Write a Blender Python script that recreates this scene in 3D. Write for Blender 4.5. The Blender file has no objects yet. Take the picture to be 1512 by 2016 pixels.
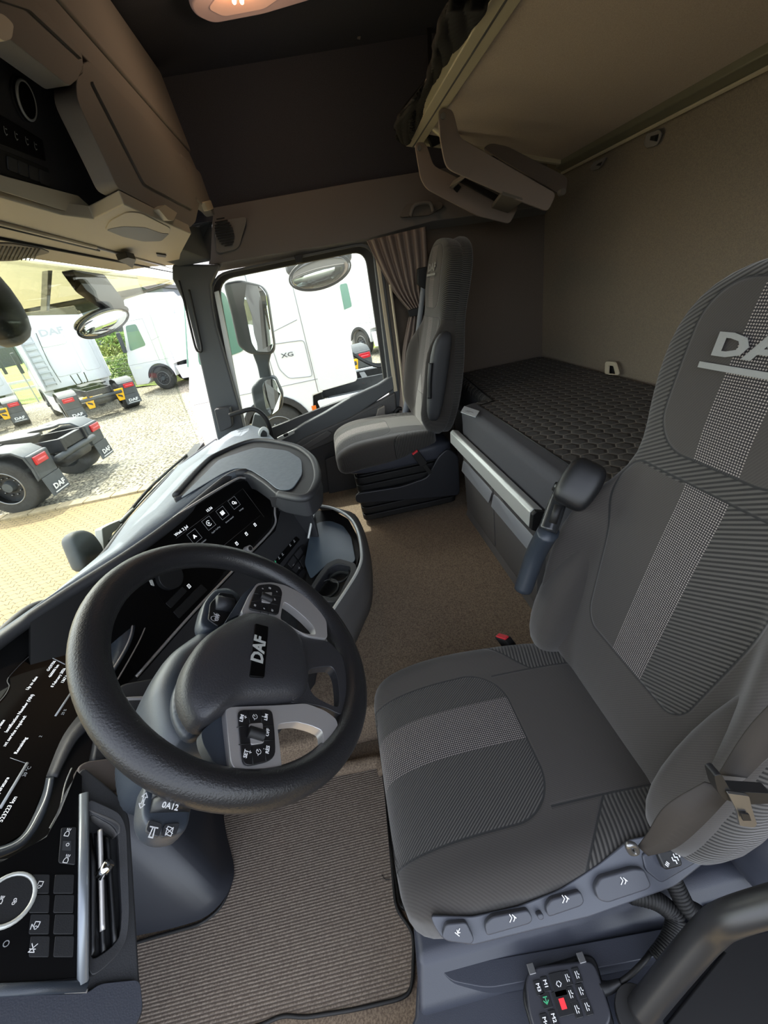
import bpy, math, random
from mathutils import Vector as V3, Matrix
random.seed(4)
S = bpy.context.scene; COL = S.collection
# ---------------------------------------------------------------- camera, sky, sun, exposure
CR = [[-0.144365, -0.975587, -0.165497],[-0.460642, 0.214280, -0.861332],[0.875767, -0.048111, -0.480331]]      # rows: camera right, down, forward in world axes
CP = V3((0, 0, 1.35)); FPX = 800.0
right, down, fwd = [V3(r) for r in CR]
cd = bpy.data.cameras.new('camera'); cam = bpy.data.objects.new('camera', cd); COL.objects.link(cam)
m = Matrix((right, -down, -fwd)).transposed().to_4x4(); m.translation = CP; cam.matrix_world = m
cd.sensor_fit = 'VERTICAL'; cd.sensor_height = 24; cd.lens = 24*FPX/2016; cd.clip_start = .02; cd.clip_end = 400
S.camera = cam
S.view_settings.view_transform = 'Standard'; S.view_settings.look = 'None'; S.view_settings.gamma = 1
S.view_settings.exposure = 0.9
w = bpy.data.worlds.new('sky'); S.world = w; w.use_nodes = True
nt = w.node_tree; bg = nt.nodes['Background']
sky = nt.nodes.new('ShaderNodeTexSky'); sky.sky_type = 'NISHITA'; sky.sun_disc = False
sky.sun_elevation = math.radians(52); sky.sun_rotation = math.radians(40); sky.air_density = 1.0; sky.dust_density = 2.5
hs = nt.nodes.new('ShaderNodeHueSaturation'); hs.inputs['Saturation'].default_value = .5; nt.links.new(sky.outputs[0], hs.inputs['Color'])
wm = nt.nodes.new('ShaderNodeMix'); wm.data_type = 'RGBA'; wm.blend_type = 'MULTIPLY'; wm.inputs[0].default_value = 1; wm.inputs[7].default_value = (1.04, 1, .96, 1)
nt.links.new(hs.outputs[0], wm.inputs[6]); nt.links.new(wm.outputs[2], bg.inputs[0]); bg.inputs[1].default_value = 0.56
sl = bpy.data.lights.new('sun', 'SUN'); sun = bpy.data.objects.new('sun', sl); COL.objects.link(sun)
sl.energy = 4.2; sl.angle = .01; sl.color = (1, .97, .91)
sd = V3((.45, .25, .85)).normalized()          # direction towards the sun
sun.rotation_euler = sd.to_track_quat('Z', 'Y').to_euler(); sun.location = (5, 5, 12)

# ---------------------------------------------------------------- geometry helpers
ORG = {}
def wray(x, y):
    return (right*(x-756) + down*(y-1008) + fwd*FPX).normalized()
def at(x, y, ax, v=None):
    """photo direction (x, y) met with a plane of the place: axis and value, or point and normal"""
    d = wray(x, y)
    if isinstance(ax, str):
        i = 'XYZ'.index(ax); return CP + d*((v-CP[i])/d[i])
    return CP + d*((ax-CP).dot(v)/d.dot(v))
def ats(pts, ax, v=None): return [at(x, y, ax, v) for x, y in pts]
def tag(o, label=None, cat=None, group=None, kind=None):
    for k, x in (('label', label), ('category', cat), ('group', group), ('kind', kind)):
        if x: o[k] = x
    return o
def thing(name, label, cat, loc=(0, 0, 0), rz=0, group=None, local=False):
    o = bpy.data.objects.new(name, None); COL.objects.link(o); o.location = loc; o.rotation_euler = (0, 0, rz)
    o.empty_display_size = .05
    ORG[o.name] = V3((0, 0, 0)) if local else V3(loc)
    return tag(o, label, cat, group)
def mesh(name, vs, fs, mat, parent=None, smooth=True, bevel=0, uv=None, seg=2, sub=0, label=None, local=False, mats=None, fmat=None, thick=0):
    vs = [V3(v) for v in vs]
    if parent: org = ORG[parent.name]
    elif local: org = V3((0, 0, 0))
    else:
        lo = [min(v[i] for v in vs) for i in range(3)]; hi = [max(v[i] for v in vs) for i in range(3)]
        org = V3(((lo[0]+hi[0])/2, (lo[1]+hi[1])/2, lo[2]))
    me = bpy.data.meshes.new(name); me.from_pydata([v-org for v in vs], [], fs); me.update()
    o = bpy.data.objects.new(name, me); COL.objects.link(o)
    if parent: o.parent = parent; ORG[o.name] = org
    else: o.location = org; ORG[o.name] = org
    for mm in (mats or [mat]): me.materials.append(mm)
    if fmat:
        for p, i in zip(me.polygons, fmat): p.material_index = i
    if uv:
        L = me.uv_layers.new(name='UVMap')
        for p in me.polygons:
            for li in p.loop_indices: L.data[li].uv = uv[me.loops[li].vertex_index]
    if smooth or bevel:
        for p in me.polygons: p.use_smooth = True
    if thick:
        s = o.modifiers.new('s', 'SOLIDIFY'); s.thickness = thick; s.offset = 0
    if bevel:
        b = o.modifiers.new('b', 'BEVEL'); b.width = bevel; b.segments = seg; b.limit_method = 'ANGLE'; b.angle_limit = .6; b.harden_normals = True
    if sub:
        s = o.modifiers.new('u', 'SUBSURF'); s.levels = sub; s.render_levels = sub
    if label: o['label'] = label
    return o
class MB:
    """collects solids that belong to one part"""
    def __init__(s): s.v = []; s.f = []
    def add(s, v, f):
        n = len(s.v); s.v += [V3(q) for q in v]; s.f += [tuple(i+n for i in q) for q in f]; return s
    def prism(s, pts, t): return s.add(*prism_g(pts, t))
    def tube(s, *a, **k): return s.add(*tube_g(*a, **k))
    def box(s, c, h, ax=None): return s.add(*box_g(c, h, ax))
    def build(s, name, mat, parent=None, **k): return mesh(name, s.v, s.f, mat, parent, **k)
def prism_g(pts, t):
    n = len(pts); pts = [V3(p) for p in pts]; t = V3(t)
    nn = V3((0, 0, 0))
    for i in range(n): nn += pts[i].cross(pts[(i+1) % n])
    if nn.dot(t) > 0: pts = pts[::-1]
    return pts+[p+t for p in pts], [tuple(range(n)), tuple(range(2*n-1, n-1, -1))]+[(i, i+n, (i+1) % n+n, (i+1) % n) for i in range(n)]
def prism(name, pts, t, mat, parent=None, bevel=.003, **k):
    v, f = prism_g(pts, t); return mesh(name, v, f, mat, parent, smooth=False, bevel=bevel, **k)
def box_g(c, h, ax=None):
    c = V3(c); X, Y, Z = ax or (V3((1, 0, 0)), V3((0, 1, 0)), V3((0, 0, 1)))
    q = [c+X*(h[0]*a)+Y*(h[1]*b)-Z*h[2] for a, b in ((-1, -1), (1, -1), (1, 1), (-1, 1))]
    return prism_g(q, Z*(2*h[2]))
def box(name, c, h, mat, parent=None, bevel=.003, ax=None, **k):
    v, f = box_g(c, h, ax); return mesh(name, v, f, mat, parent, smooth=False, bevel=bevel, **k)
def crom(P, k=8, closed=False):
    P = [V3(p) for p in P]; n = len(P); out = []
    for i in range(n if closed else n-1):
        g = lambda j: P[j % n] if closed else P[max(0, min(n-1, j))]
        a, b, c, d = g(i-1), g(i), g(i+1), g(i+2)
        for j in range(k):
            t = j/k; out.append(.5*((2*b)+(c-a)*t+(2*a-5*b+4*c-d)*t*t+(3*b-a-3*c+d)*t**3))
    if not closed: out.append(P[-1])
    return out
def tube_g(P, r, n=12, closed=False, spline=True, k=8, flat=1, up=None):
    m0 = len(P); R = r if isinstance(r, (list, tuple)) else None
    if spline and len(P) > 2:
        Q = crom(P, k, closed)
        if R:
            m = len(Q); R = [R[min(m0-1, int(i*(m0-1)/(m-1)))]*(1-(i*(m0-1)/(m-1)) % 1)+R[min(m0-1, int(i*(m0-1)/(m-1))+1)]*((i*(m0-1)/(m-1)) % 1) for i in range(m)]
        P = Q
    P = [V3(p) for p in P]; m = len(P); v = []; f = []; nrm = None
    for i in range(m):
        t = (P[(i+1) % m]-P[i-1]) if closed else (P[min(m-1, i+1)]-P[max(0, i-1)])
        t.normalize()
        if up is not None: nrm = V3(up)-t*V3(up).dot(t)
        elif nrm is None: nrm = t.orthogonal()
        else: nrm = nrm-t*nrm.dot(t)
        nrm.normalize(); b = t.cross(nrm); rr = R[i] if R else r
        for j in range(n):
            a = 2*math.pi*j/n; v.append(P[i]+nrm*(rr*flat*math.cos(a))+b*(rr*math.sin(a)))
    for i in range(m if closed else m-1):
        for j in range(n):
            f.append((i*n+j, i*n+(j+1) % n, ((i+1) % m)*n+(j+1) % n, ((i+1) % m)*n+j))
    if not closed: f += [tuple(range(n-1, -1, -1)), tuple((m-1)*n+j for j in range(n))]
    return v, f
def tube(name, P, r, mat, parent=None, label=None, **k):
    v, f = tube_g(P, r, **k); return mesh(name, v, f, mat, parent, label=label)
def cyl_g(a, b, r, r2=None, n=24):
    return tube_g([a, b], [r, r if r2 is None else r2], n=n, spline=False)
def cyl(name, a, b, r, mat, parent=None, r2=None, n=24, bevel=.001, **k):
    v, f = cyl_g(a, b, r, r2, n); return mesh(name, v, f, mat, parent, bevel=bevel, **k)
def soft(name, O, A, B, T, rings, mat, parent=None, e=.5, n=48, bump=None, sub=1, uvf=None, **k):
    """loft of superellipse rings: (t, half width, half thickness, dx, dy); bump(u, t, front) pushes the front face"""
    O, A, B, T = V3(O), V3(A), V3(B), V3(T); v = []; f = []; uv = []
    for t, w_, h_, dx, dy in rings:
        for j in range(n):
            a = 2*math.pi*(j+.5)/n; c, s = math.cos(a), math.sin(a)
            x = w_*math.copysign(abs(c)**e, c); y = h_*math.copysign(abs(s)**e, s)
            if bump: y += bump(x/w_ if w_ > 1e-5 else 0, t, 1 if s > 0 else 0)
            v.append(O+A*(x+dx)+B*(y+dy)+T*t); uv.append((x+dx, t))
    m = len(rings)
    for i in range(m-1):
        for j in range(n): f.append((i*n+j, i*n+(j+1) % n, (i+1)*n+(j+1) % n, (i+1)*n+j))
    f += [tuple(range(n-1, -1, -1)), tuple((m-1)*n+j for j in range(n))]
    if A.cross(B).dot(T) < 0: f = [q[::-1] for q in f]
    return mesh(name, v, f, mat, parent, uv=uv, sub=sub, **k)
def ringplate(name, outer, inner, t, mat, parent=None, bevel=.002, **k):
    n = len(outer); t = V3(t); v = [V3(p) for p in outer+inner]; v += [p+t for p in v]; f = []
    for i in range(n):
        j = (i+1) % n
        f += [(i, j, n+j, n+i), (2*n+i, 3*n+i, 3*n+j, 2*n+j), (i, 2*n+i, 2*n+j, j), (n+i, n+j, 3*n+j, 3*n+i)]
    c = (V3(outer[1])-V3(outer[0])).cross(V3(inner[0])-V3(outer[0]))
    if c.dot(t) > 0: f = [q[::-1] for q in f]
    return mesh(name, v, f, mat, parent, smooth=False, bevel=bevel, **k)
def rpoly(P, r, k=5):
    """round the corners of a polygon"""
    P = [V3(p) for p in P]; n = len(P); out = []
    for i in range(n):
        a, b, c = P[i-1], P[i], P[(i+1) % n]
        rr = r[i] if isinstance(r, (list, tuple)) else r
        d1 = min(rr, (a-b).length*.48); d2 = min(rr, (c-b).length*.48)
        p, q = b+(a-b).normalized()*d1, b+(c-b).normalized()*d2
        for j in range(k+1):
            t = j/k; out.append(p*(1-t)**2+b*2*t*(1-t)+q*t*t)
    return out
class Fr:
    """flat frame: origin, right, up"""
    def __init__(s, o, x, y):
        s.o = V3(o); s.x = V3(x).normalized(); n = s.x.cross(V3(y)).normalized(); s.n = n; s.y = n.cross(s.x)
    def p(s, a, b, c=0): return s.o+s.x*a+s.y*b+s.n*c
def fr2(p, q, n):
    """frame at p, text running towards q on a surface with normal n"""
    x = (V3(q)-V3(p)).normalized(); return Fr(p, x, V3(n).cross(x))
def text_g(s, F, size, c=.0006, th=.0004, align='CENTER', bold=0, sx=1):
    cu = bpy.data.curves.new('t', 'FONT'); cu.body = s; cu.size = size; cu.align_x = align; cu.align_y = 'CENTER'; cu.resolution_u = 2
    cu.extrude = th/2; cu.offset = bold*size
    o = bpy.data.objects.new('t', cu); COL.objects.link(o)
    dg = bpy.context.evaluated_depsgraph_get(); me = bpy.data.meshes.new_from_object(o.evaluated_get(dg))
    v = [F.p(q.co.x*sx, q.co.y, q.co.z+c) for q in me.vertices]; f = [tuple(p.vertices) for p in me.polygons]
    bpy.data.objects.remove(o); bpy.data.meshes.remove(me); bpy.data.curves.remove(cu)
    return v, f
def text(name, s, F, size, mat, parent, **k):
    v, f = text_g(s, F, size, **k); return mesh(name, v, f, mat, parent, smooth=False)
def strokes_g(lines, F, wd, c=.0006):
    v = []; f = []
    for L in lines:
        for (a, b), (x, y) in zip(L, L[1:]):
            d = V3((x-a, y-b, 0)); l = d.length
            if l < 1e-9: continue
            d /= l; nx, ny = -d.y*wd/2, d.x*wd/2; ex, ey = d.x*wd/3, d.y*wd/3
            n = len(v)
            v += [F.p(a-ex+nx, b-ey+ny, c), F.p(a-ex-nx, b-ey-ny, c), F.p(x+ex-nx, y+ey-ny, c), F.p(x+ex+nx, y+ey+ny, c)]; f.append((n, n+1, n+2, n+3))
    return v, f
def circ(cx, cy, r, n=16, a0=0, a1=360):
    return [(cx+r*math.cos(math.radians(a0+(a1-a0)*i/n)), cy+r*math.sin(math.radians(a0+(a1-a0)*i/n))) for i in range(n+1)]
def copy_tree(o, parent=None):
    c = o.copy(); COL.objects.link(c); c.parent = parent
    for ch in list(o.children): copy_tree(ch, c)
    return c

# ---------------------------------------------------------------- materials
def lin(h):
    h = h.lstrip('#'); c = [int(h[i:i+2], 16)/255 for i in (0, 2, 4)]
    return tuple([x/12.92 if x <= .04045 else ((x+.055)/1.055)**2.4 for x in c]+[1])
class E:
    """small shader maths"""
    nt = None
    def __init__(s, k): s.k = k
    @staticmethod
    def op(o, *a):
        n = E.nt.nodes.new('ShaderNodeMath'); n.operation = o
        for i, q in enumerate(a):
            if isinstance(q, E): E.nt.links.new(q.k, n.inputs[i])
            else: n.inputs[i].default_value = q
        return E(n.outputs[0])
    def __add__(s, o): return E.op('ADD', s, o)
    __radd__ = __add__
    def __sub__(s, o): return E.op('SUBTRACT', s, o)
    def __rsub__(s, o): return E.op('SUBTRACT', o, s)
    def __mul__(s, o): return E.op('MULTIPLY', s, o)
    __rmul__ = __mul__
    def __truediv__(s, o): return E.op('DIVIDE', s, o)
    def lt(s, o): return E.op('LESS_THAN', s, o)
    def gt(s, o): return E.op('GREATER_THAN', s, o)
    def abs(s): return E.op('ABSOLUTE', s)
    def sin(s): return E.op('SINE', s)
    def sqrt(s): return E.op('SQRT', s)
    def max(s, o): return E.op('MAXIMUM', s, o)
    def min(s, o): return E.op('MINIMUM', s, o)
    def frac(s): return E.op('FRACT', s)
    def floor(s): return E.op('FLOOR', s)
    def mod(s, o): return E.op('FLOORED_MODULO', s, o)
    def sstep(s, a, b):
        n = E.nt.nodes.new('ShaderNodeMapRange'); n.interpolation_type = 'SMOOTHSTEP'
        E.nt.links.new(s.k, n.inputs[0]); n.inputs[1].default_value = a; n.inputs[2].default_value = b
        return E(n.outputs[0])
def rbox(x, y, cx, cy, hx, hy, r):
    qx = (x-cx).abs()-(hx-r); qy = (y-cy).abs()-(hy-r)
    mx, my = qx.max(0), qy.max(0)
    return (mx*mx+my*my).sqrt()+qx.max(qy).min(0)-r
def mixc(f, a, b):
    n = E.nt.nodes.new('ShaderNodeMix'); n.data_type = 'RGBA'
    for i, q in ((0, f), (6, a), (7, b)):
        if isinstance(q, E): E.nt.links.new(q.k, n.inputs[i])
        else: n.inputs[i].default_value = q
    return E(n.outputs[2])
def coords(kind='Object'):
    t = E.nt.nodes.new('ShaderNodeTexCoord'); s = E.nt.nodes.new('ShaderNodeSeparateXYZ'); E.nt.links.new(t.outputs[kind], s.inputs[0])
    return t.outputs[kind], E(s.outputs[0]), E(s.outputs[1]), E(s.outputs[2])
def noise(vec, scale, detail=2, rough=.5):
    n = E.nt.nodes.new('ShaderNodeTexNoise'); n.inputs['Scale'].default_value = scale; n.inputs['Detail'].default_value = detail; n.inputs['Roughness'].default_value = rough
    if vec is not None: E.nt.links.new(vec, n.inputs[0])
    return E(n.outputs[0])
def voro(vec, scale, feature='F1', out='Distance', rnd=1):
    n = E.nt.nodes.new('ShaderNodeTexVoronoi'); n.feature = feature; n.inputs['Scale'].default_value = scale; n.inputs['Randomness'].default_value = rnd
    E.nt.links.new(vec, n.inputs[0]); return E(n.outputs[out])
def start(name):
    m = bpy.data.materials.new(name); m.use_nodes = True; E.nt = m.node_tree
    return m, m.node_tree.nodes['Principled BSDF']
def put(b, sock, q):
    if isinstance(q, E): E.nt.links.new(q.k, b.inputs[sock])
    else: b.inputs[sock].default_value = q
def bump(b, h, strength=.5, dist=.001):
    n = E.nt.nodes.new('ShaderNodeBump'); n.inputs['Strength'].default_value = strength; n.inputs['Distance'].default_value = dist
    E.nt.links.new(h.k, n.inputs['Height']); E.nt.links.new(n.outputs[0], b.inputs['Normal'])
def simple(name, c, rough=.5, metal=0, emit=0, grain=0, gs=900, spec=.5, var=0, vs=8, coat=0):
    m, b = start(name); c = lin(c) if isinstance(c, str) else c
    b.inputs['Base Color'].default_value = c; b.inputs['Roughness'].default_value = rough; b.inputs['Metallic'].default_value = metal
    b.inputs['Specular IOR Level'].default_value = spec; b.inputs['Coat Weight'].default_value = coat
    if emit: b.inputs['Emission Color'].default_value = c; b.inputs['Emission Strength'].default_value = emit
    if grain or var:
        g = E.nt.nodes.new('ShaderNodeNewGeometry').outputs['Position']
        if grain: bump(b, noise(g, gs, 2), grain, .0006)
        if var:
            f = noise(g, vs, 4).sstep(.3, .7)
            put(b, 'Base Color', mixc(f, tuple(x*(1-var) for x in c[:3])+(1,), tuple(min(1, x*(1+var)) for x in c[:3])+(1,)))
    return m
M = {}
M['dark'] = simple('dark plastic', '#2c2d30', .55, grain=.35, gs=700)
M['darker'] = simple('black plastic', '#17181a', .45, grain=.2)
M['slate'] = simple('slate plastic', '#33363f', .42, grain=.3, gs=600)
M['mid'] = simple('grey plastic', '#4b4a4a', .6, grain=.3)
M['drawer'] = simple('drawer plastic', '#5a5857', .55, grain=.3)
M['greige'] = simple('greige trim', '#726d68', .75, grain=.4, gs=500)
M['greige2'] = simple('warm grey trim', '#625c55', .72, grain=.4, gs=500)
M['beige'] = simple('beige trim', '#b5aa93', .6, grain=.2)
M['header'] = simple('header trim', '#6b6865', .8, grain=.5, gs=400)
M['pillar'] = simple('pillar trim', '#4a4d50', .6, grain=.3)
M['bolsterplastic'] = simple('ladder plastic', '#85786f', .65, grain=.3)
M['dashtop'] = simple('dash top', '#6e7780', .62, grain=.6, gs=700, var=.06, vs=60)
M['rim'] = simple('rim leather', '#1f1f21', .36, grain=.8, gs=420)
M['hub'] = simple('hub plastic', '#2d2d30', .45, grain=.8, gs=420)
M['column'] = simple('column plastic', '#2f353d', .4, grain=.3)
M['silver'] = simple('satin silver', '#bdbbbb', .38, metal=.6)
M['alu'] = simple('painted aluminium', '#c9ccc8', .38, metal=.35)
M['bronze'] = simple('bunk rail', '#cdc5ab', .4, metal=.4)
M['chrome'] = simple('chrome', '#d8d8d8', .12, metal=1)
M['gloss'] = simple('gloss black', '#050506', .35, spec=.18)
M['black'] = simple('matt black', '#0b0b0c', .6)
M['steel'] = simple('bare steel', '#8d8d8d', .35, metal=.9)
M['white'] = simple('print white', '#e8e8e8', .6, emit=.0)
M['glow'] = simple('screen text', '#dfe3e6', .5, emit=.55)
M['glowdim'] = simple('screen dim text', '#8c9094', .5, emit=.15)
M['green'] = simple('green symbol', '#3f9a70', .5, emit=.25)
M['red'] = simple('buckle red', '#c8313a', .35)
M['redlens'] = simple('tail lamp lens', '#c01828', .2, coat=.5)
M['redlens2'] = simple('tail lamp bar', '#f0707c', .2)
M['yellow'] = simple('chock yellow', '#f0b810', .5)
M['orange'] = simple('marker orange', '#e07020', .3)
M['paint'] = simple('white paint', '#e9eaec', .25, coat=.4)
M['paintline'] = simple('panel gap', '#9a9da0', .6)
M['paint2'] = simple('pale grey paint', '#c4c8cc', .4)
M['rubber'] = simple('rubber', '#3b3a38', .8, var=.15, vs=20)
M['seal'] = simple('window seal', '#161514', .5)
M['fender'] = simple('fender plastic', '#4b4f52', .6, var=.1, vs=6)
M['chassis'] = simple('chassis', '#2b2c2f', .5, var=.2, vs=12)
M['curtain'] = simple('curtain cloth', '#857870', .9, grain=.5, gs=800)
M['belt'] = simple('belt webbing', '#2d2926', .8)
M['belt_lit'] = simple('belt webbing lit', '#8b8f95', .7)  # paler copy of the webbing, sunlight on it put into the colour
M['net'] = simple('net cord', '#1c1b1a', .8)
M['building'] = simple('grey building', '#70757a', .8)
M['galv'] = simple('galvanised', '#a9aaa6', .5, metal=.3)
M['visor'] = None
def glass(name, tint, lo=.03, hi=.35):
    m = bpy.data.materials.new(name); m.use_nodes = True; nt = m.node_tree; nt.nodes.clear(); E.nt = nt
    o = nt.nodes.new('ShaderNodeOutputMaterial'); t = nt.nodes.new('ShaderNodeBsdfTransparent'); g = nt.nodes.new('ShaderNodeBsdfGlossy')
    x = nt.nodes.new('ShaderNodeMixShader'); ge = nt.nodes.new('ShaderNodeNewGeometry'); d = nt.nodes.new('ShaderNodeVectorMath'); d.operation = 'DOT_PRODUCT'
    nt.links.new(ge.outputs['Normal'], d.inputs[0]); nt.links.new(ge.outputs['Incoming'], d.inputs[1])
    f = 1-E(d.outputs['Value']).abs(); fac = E.op('POWER', f, 5.0)*hi+lo
    t.inputs[0].default_value = lin(tint); g.inputs['Roughness'].default_value = .02
    nt.links.new(fac.k, x.inputs[0]); nt.links.new(t.outputs[0], x.inputs[1]); nt.links.new(g.outputs[0], x.inputs[2]); nt.links.new(x.outputs[0], o.inputs[0])
    return m
M['glass'] = glass('window glass', '#eef2ee')
M['visor'] = glass('tinted visor', '#b4b09c')
M['mirror'] = simple('mirror glass', '#e6e6e6', .02, metal=1)
M['truckglass'] = simple('truck window', '#5d8474', .08, coat=.5)
M['lampglass'] = simple('lamp lens', '#b0948c', .25, emit=.08)
M['bulb'] = simple('bulb', '#ffb060', .3, emit=14)

def mk_fabric_wall(name, c1, c2, sc=350):
    m, b = start(name); g = E.nt.nodes.new('ShaderNodeNewGeometry').outputs['Position']
    n = noise(g, sc, 3, .7); put(b, 'Base Color', mixc(n.sstep(.35, .65), lin(c1), lin(c2))); b.inputs['Roughness'].default_value = .95; b.inputs['Specular IOR Level'].default_value = .15
    bump(b, n, .4, .001); return m
M['rearwall'] = mk_fabric_wall('rear wall cloth', '#6f665b', '#807566')
M['roof'] = mk_fabric_wall('roof cloth', '#38393f', '#424349')
M['bunkcloth'] = mk_fabric_wall('bunk underside cloth', '#a89c92', '#b5a99e')
M['carpet'] = mk_fabric_wall('carpet', '#63564a', '#8a7a68', 220)
M['sidecloth'] = mk_fabric_wall('side wall cloth', '#544c45', '#5f564e')

def mk_mat():
    m, b = start('ribbed mat'); g, x, y, z = coords('Object')
    pos = E.nt.nodes.new('ShaderNodeNewGeometry').outputs['Position']
    s = E.nt.nodes.new('ShaderNodeSeparateXYZ'); E.nt.links.new(pos, s.inputs[0]); X = E(s.outputs[0])
    n = noise(pos, 260, 3); n2 = noise(pos, 25, 2)
    r = ((X+n2*.0012)*(2*math.pi/.0064)).sin()*.5+.5
    line = r.sstep(.5, .05)*(.2+n*.9)
    put(b, 'Base Color', mixc(line, mixc(n.sstep(.3, .7), lin('#6a5e54'), lin('#8d8174')), lin('#352e29')))
    b.inputs['Roughness'].default_value = .95; bump(b, r+n, .7, .0015); return m
M['mat'] = mk_mat()

def mk_seat(kind):
    """woven cover: plain cloth, ribbed panels, a dotted stripe and seams, laid out in the cover's own metres"""
    m, b = start('seat cover '+kind)
    u = E.nt.nodes.new('ShaderNodeUVMap'); s = E.nt.nodes.new('ShaderNodeSeparateXYZ'); E.nt.links.new(u.outputs[0], s.inputs[0])
    x, t = E(s.outputs[0]), E(s.outputs[1])
    pos = E.nt.nodes.new('ShaderNodeNewGeometry').outputs['Position']; n = noise(pos, 900, 2)
    def dots(p): 
        a = ((x+t)*(math.pi*2/p)).sin(); c = ((x-t)*(math.pi*2/p)).sin(); return (a*c).sstep(.05, .55)
    def ribs(dx, dt, p): return ((x*dx+t*dt)*(2*math.pi/p)).sin()*.5+.5
    if kind == 'back':
        head = rbox(x, t, 0, .70, .135, .135, .07); trap = rbox(x/(.62+.38*(t/.52)), t, 0, .33, .19, .195, .05)
        stripe = (x.abs()).lt(.042)*(head.lt(0).max(trap.lt(0)))
        edge = head.abs().min(trap.abs())
        ribzone = (head.gt(0)*t.gt(.52)).max(trap.lt(0)*(1-stripe)*(x.lt(0)))
        rib = ribs(.55, 1, .0085); fine = ribs(1, .7, .005)
    elif kind == 'cushion':
        ins = rbox(x, t, 0, .50, .165, .29, .09)
        stripe = (x-.035).abs().lt(.052)*ins.lt(0)
        edge = ins.abs().min((x.abs()-.15).abs()+t.gt(.225)).min((t-.12-(x.abs()-.15)*.95).abs()*.75+x.abs().lt(.15))
        ribzone = ins.lt(0)*(1-stripe); rib = ribs(1, .8, .006); fine = ribs(1, -.7, .005)
        side = x.abs().gt(.15)*(t-.12-(x.abs()-.15)*.95).lt(0); ribzone = ribzone.max(side); rib = rib*(1-side)+ribs(.2, 1, .0085)*side
    else:
        stripe = x.abs().gt(9); edge = x.abs()+1; ribzone = stripe; rib = ribs(.3, 1, .008); fine = ribs(1, .7, .004)
    if kind == 'ribbed': ribzone = x.abs().gt(-1)
    d = dots(.0085)
    base = mixc(fine*.5+n*.4, lin('#353230'), lin('#43403d'))
    ribc = mixc(rib.sstep(.25, .75), lin('#232221'), lin('#4a4845'))
    stc = mixc(d, lin('#262426'), lin('#968e89'))
    c = mixc(ribzone, base, ribc); c = mixc(stripe, c, stc); c = mixc(edge.sstep(.0028, .0012), c, lin('#222222'))
    put(b, 'Base Color', c); b.inputs['Roughness'].default_value = .9; b.inputs['Specular IOR Level'].default_value = .2
    b.inputs['Sheen Weight'].default_value = .25
    h = ribzone*rib*.9+stripe*d+n*.25+edge.sstep(.0, .006)*1.6
    bump(b, h, .6, .0015); return m
M['sback'] = mk_seat('back'); M['scush'] = mk_seat('cushion'); M['splain'] = mk_seat('plain'); M['sribbed'] = mk_seat('ribbed')

def mk_quilt():
    m, b = start('quilted mattress cloth')
    pos = E.nt.nodes.new('ShaderNodeNewGeometry').outputs['Position']
    s = E.nt.nodes.new('ShaderNodeSeparateXYZ'); E.nt.links.new(pos, s.inputs[0]); X, Y, Z = E(s.outputs[0]), E(s.outputs[1]), E(s.outputs[2])
    p = .052; x = X/p; y = Y/(p*1.0)
    def hexd(x, y, ox, oy):
        gx = (x-ox).mod(1.0)-.5; gy = (y-oy).mod(1.7320508)-.8660254
        return gx, gy
    ax, ay = hexd(x, y, 0, 0); bx, by = hexd(x, y, .5, .8660254)
    la = ax*ax+ay*ay; lb = bx*bx+by*by; pick = la.lt(lb)
    gx = (ax*pick+bx*(1-pick)).abs(); gy = (ay*pick+by*(1-pick)).abs()
    d = .5-(gx.max(gx*.5+gy*.8660254))
    top = Y.lt(-.64)
    n = noise(pos, 700, 2)
    c = mixc(n, lin('#3e3c3b'), lin('#4c4a48')); side = mixc(n, lin('#46464a'), lin('#525255'))
    c = mixc(d.sstep(.05, .02), c, lin('#757069'))
    zz = Z.gt(.745)*top
    put(b, 'Base Color', mixc(zz, side, c)); b.inputs['Roughness'].default_value = .85; b.inputs['Specular IOR Level'].default_value = .25
    bump(b, d.sstep(0, .25)*zz*2+n*.15, .5, .004); return m
M['quilt'] = mk_quilt()

def mk_gravel():
    m, b = start('gravel'); pos = E.nt.nodes.new('ShaderNodeNewGeometry').outputs['Position']
    v = voro(pos, 17, out='Distance'); c = voro(pos, 17, out='Color'); big = noise(pos, .35, 3)
    sep = E.nt.nodes.new('ShaderNodeSeparateXYZ'); E.nt.links.new(c.k, sep.inputs[0]); r = E(sep.outputs[0])
    col = mixc(r, lin('#7d7560'), lin('#bfb69e')); col = mixc(v.sstep(.35, .75), col, lin('#4a4436')); col = mixc(big.sstep(.55, .75)*.35, col, lin('#8a8a80'))
    put(b, 'Base Color', col); b.inputs['Roughness'].default_value = .9; bump(b, 1-v, 1, .03); return m
M['gravel'] = mk_gravel()
def mk_pavers():
    m, b = start('interlocking pavers'); pos = E.nt.nodes.new('ShaderNodeNewGeometry').outputs['Position']
    s = E.nt.nodes.new('ShaderNodeSeparateXYZ'); E.nt.links.new(pos, s.inputs[0]); x, y = E(s.outputs[0]), E(s.outputs[1])
    def z(q, p): return ((q/p).frac()-.5).abs()*4-1      # triangle wave
    xx = (x+z(y, .105)*.016)/.105; row = xx.floor(); fx = (xx.frac()-.5).abs()
    yy = (y+row*.105+z(x, .105)*.01)/.21; fy = (yy.frac()-.5).abs()
    g = (fx.gt(.455)).max(fy.gt(.478)); n = noise(pos, 60, 3); n2 = noise(pos, .8, 2)
    c = mixc(n, lin('#85714b'), lin('#9c885f')); c = mixc(n2.sstep(.4, .7)*.3, c, lin('#7d6a45')); c = mixc(g, c, lin('#3c311b'))
    put(b, 'Base Color', c); b.inputs['Roughness'].default_value = .85; bump(b, 1-g, .6, .01); return m
M['pavers'] = mk_pavers()
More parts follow.
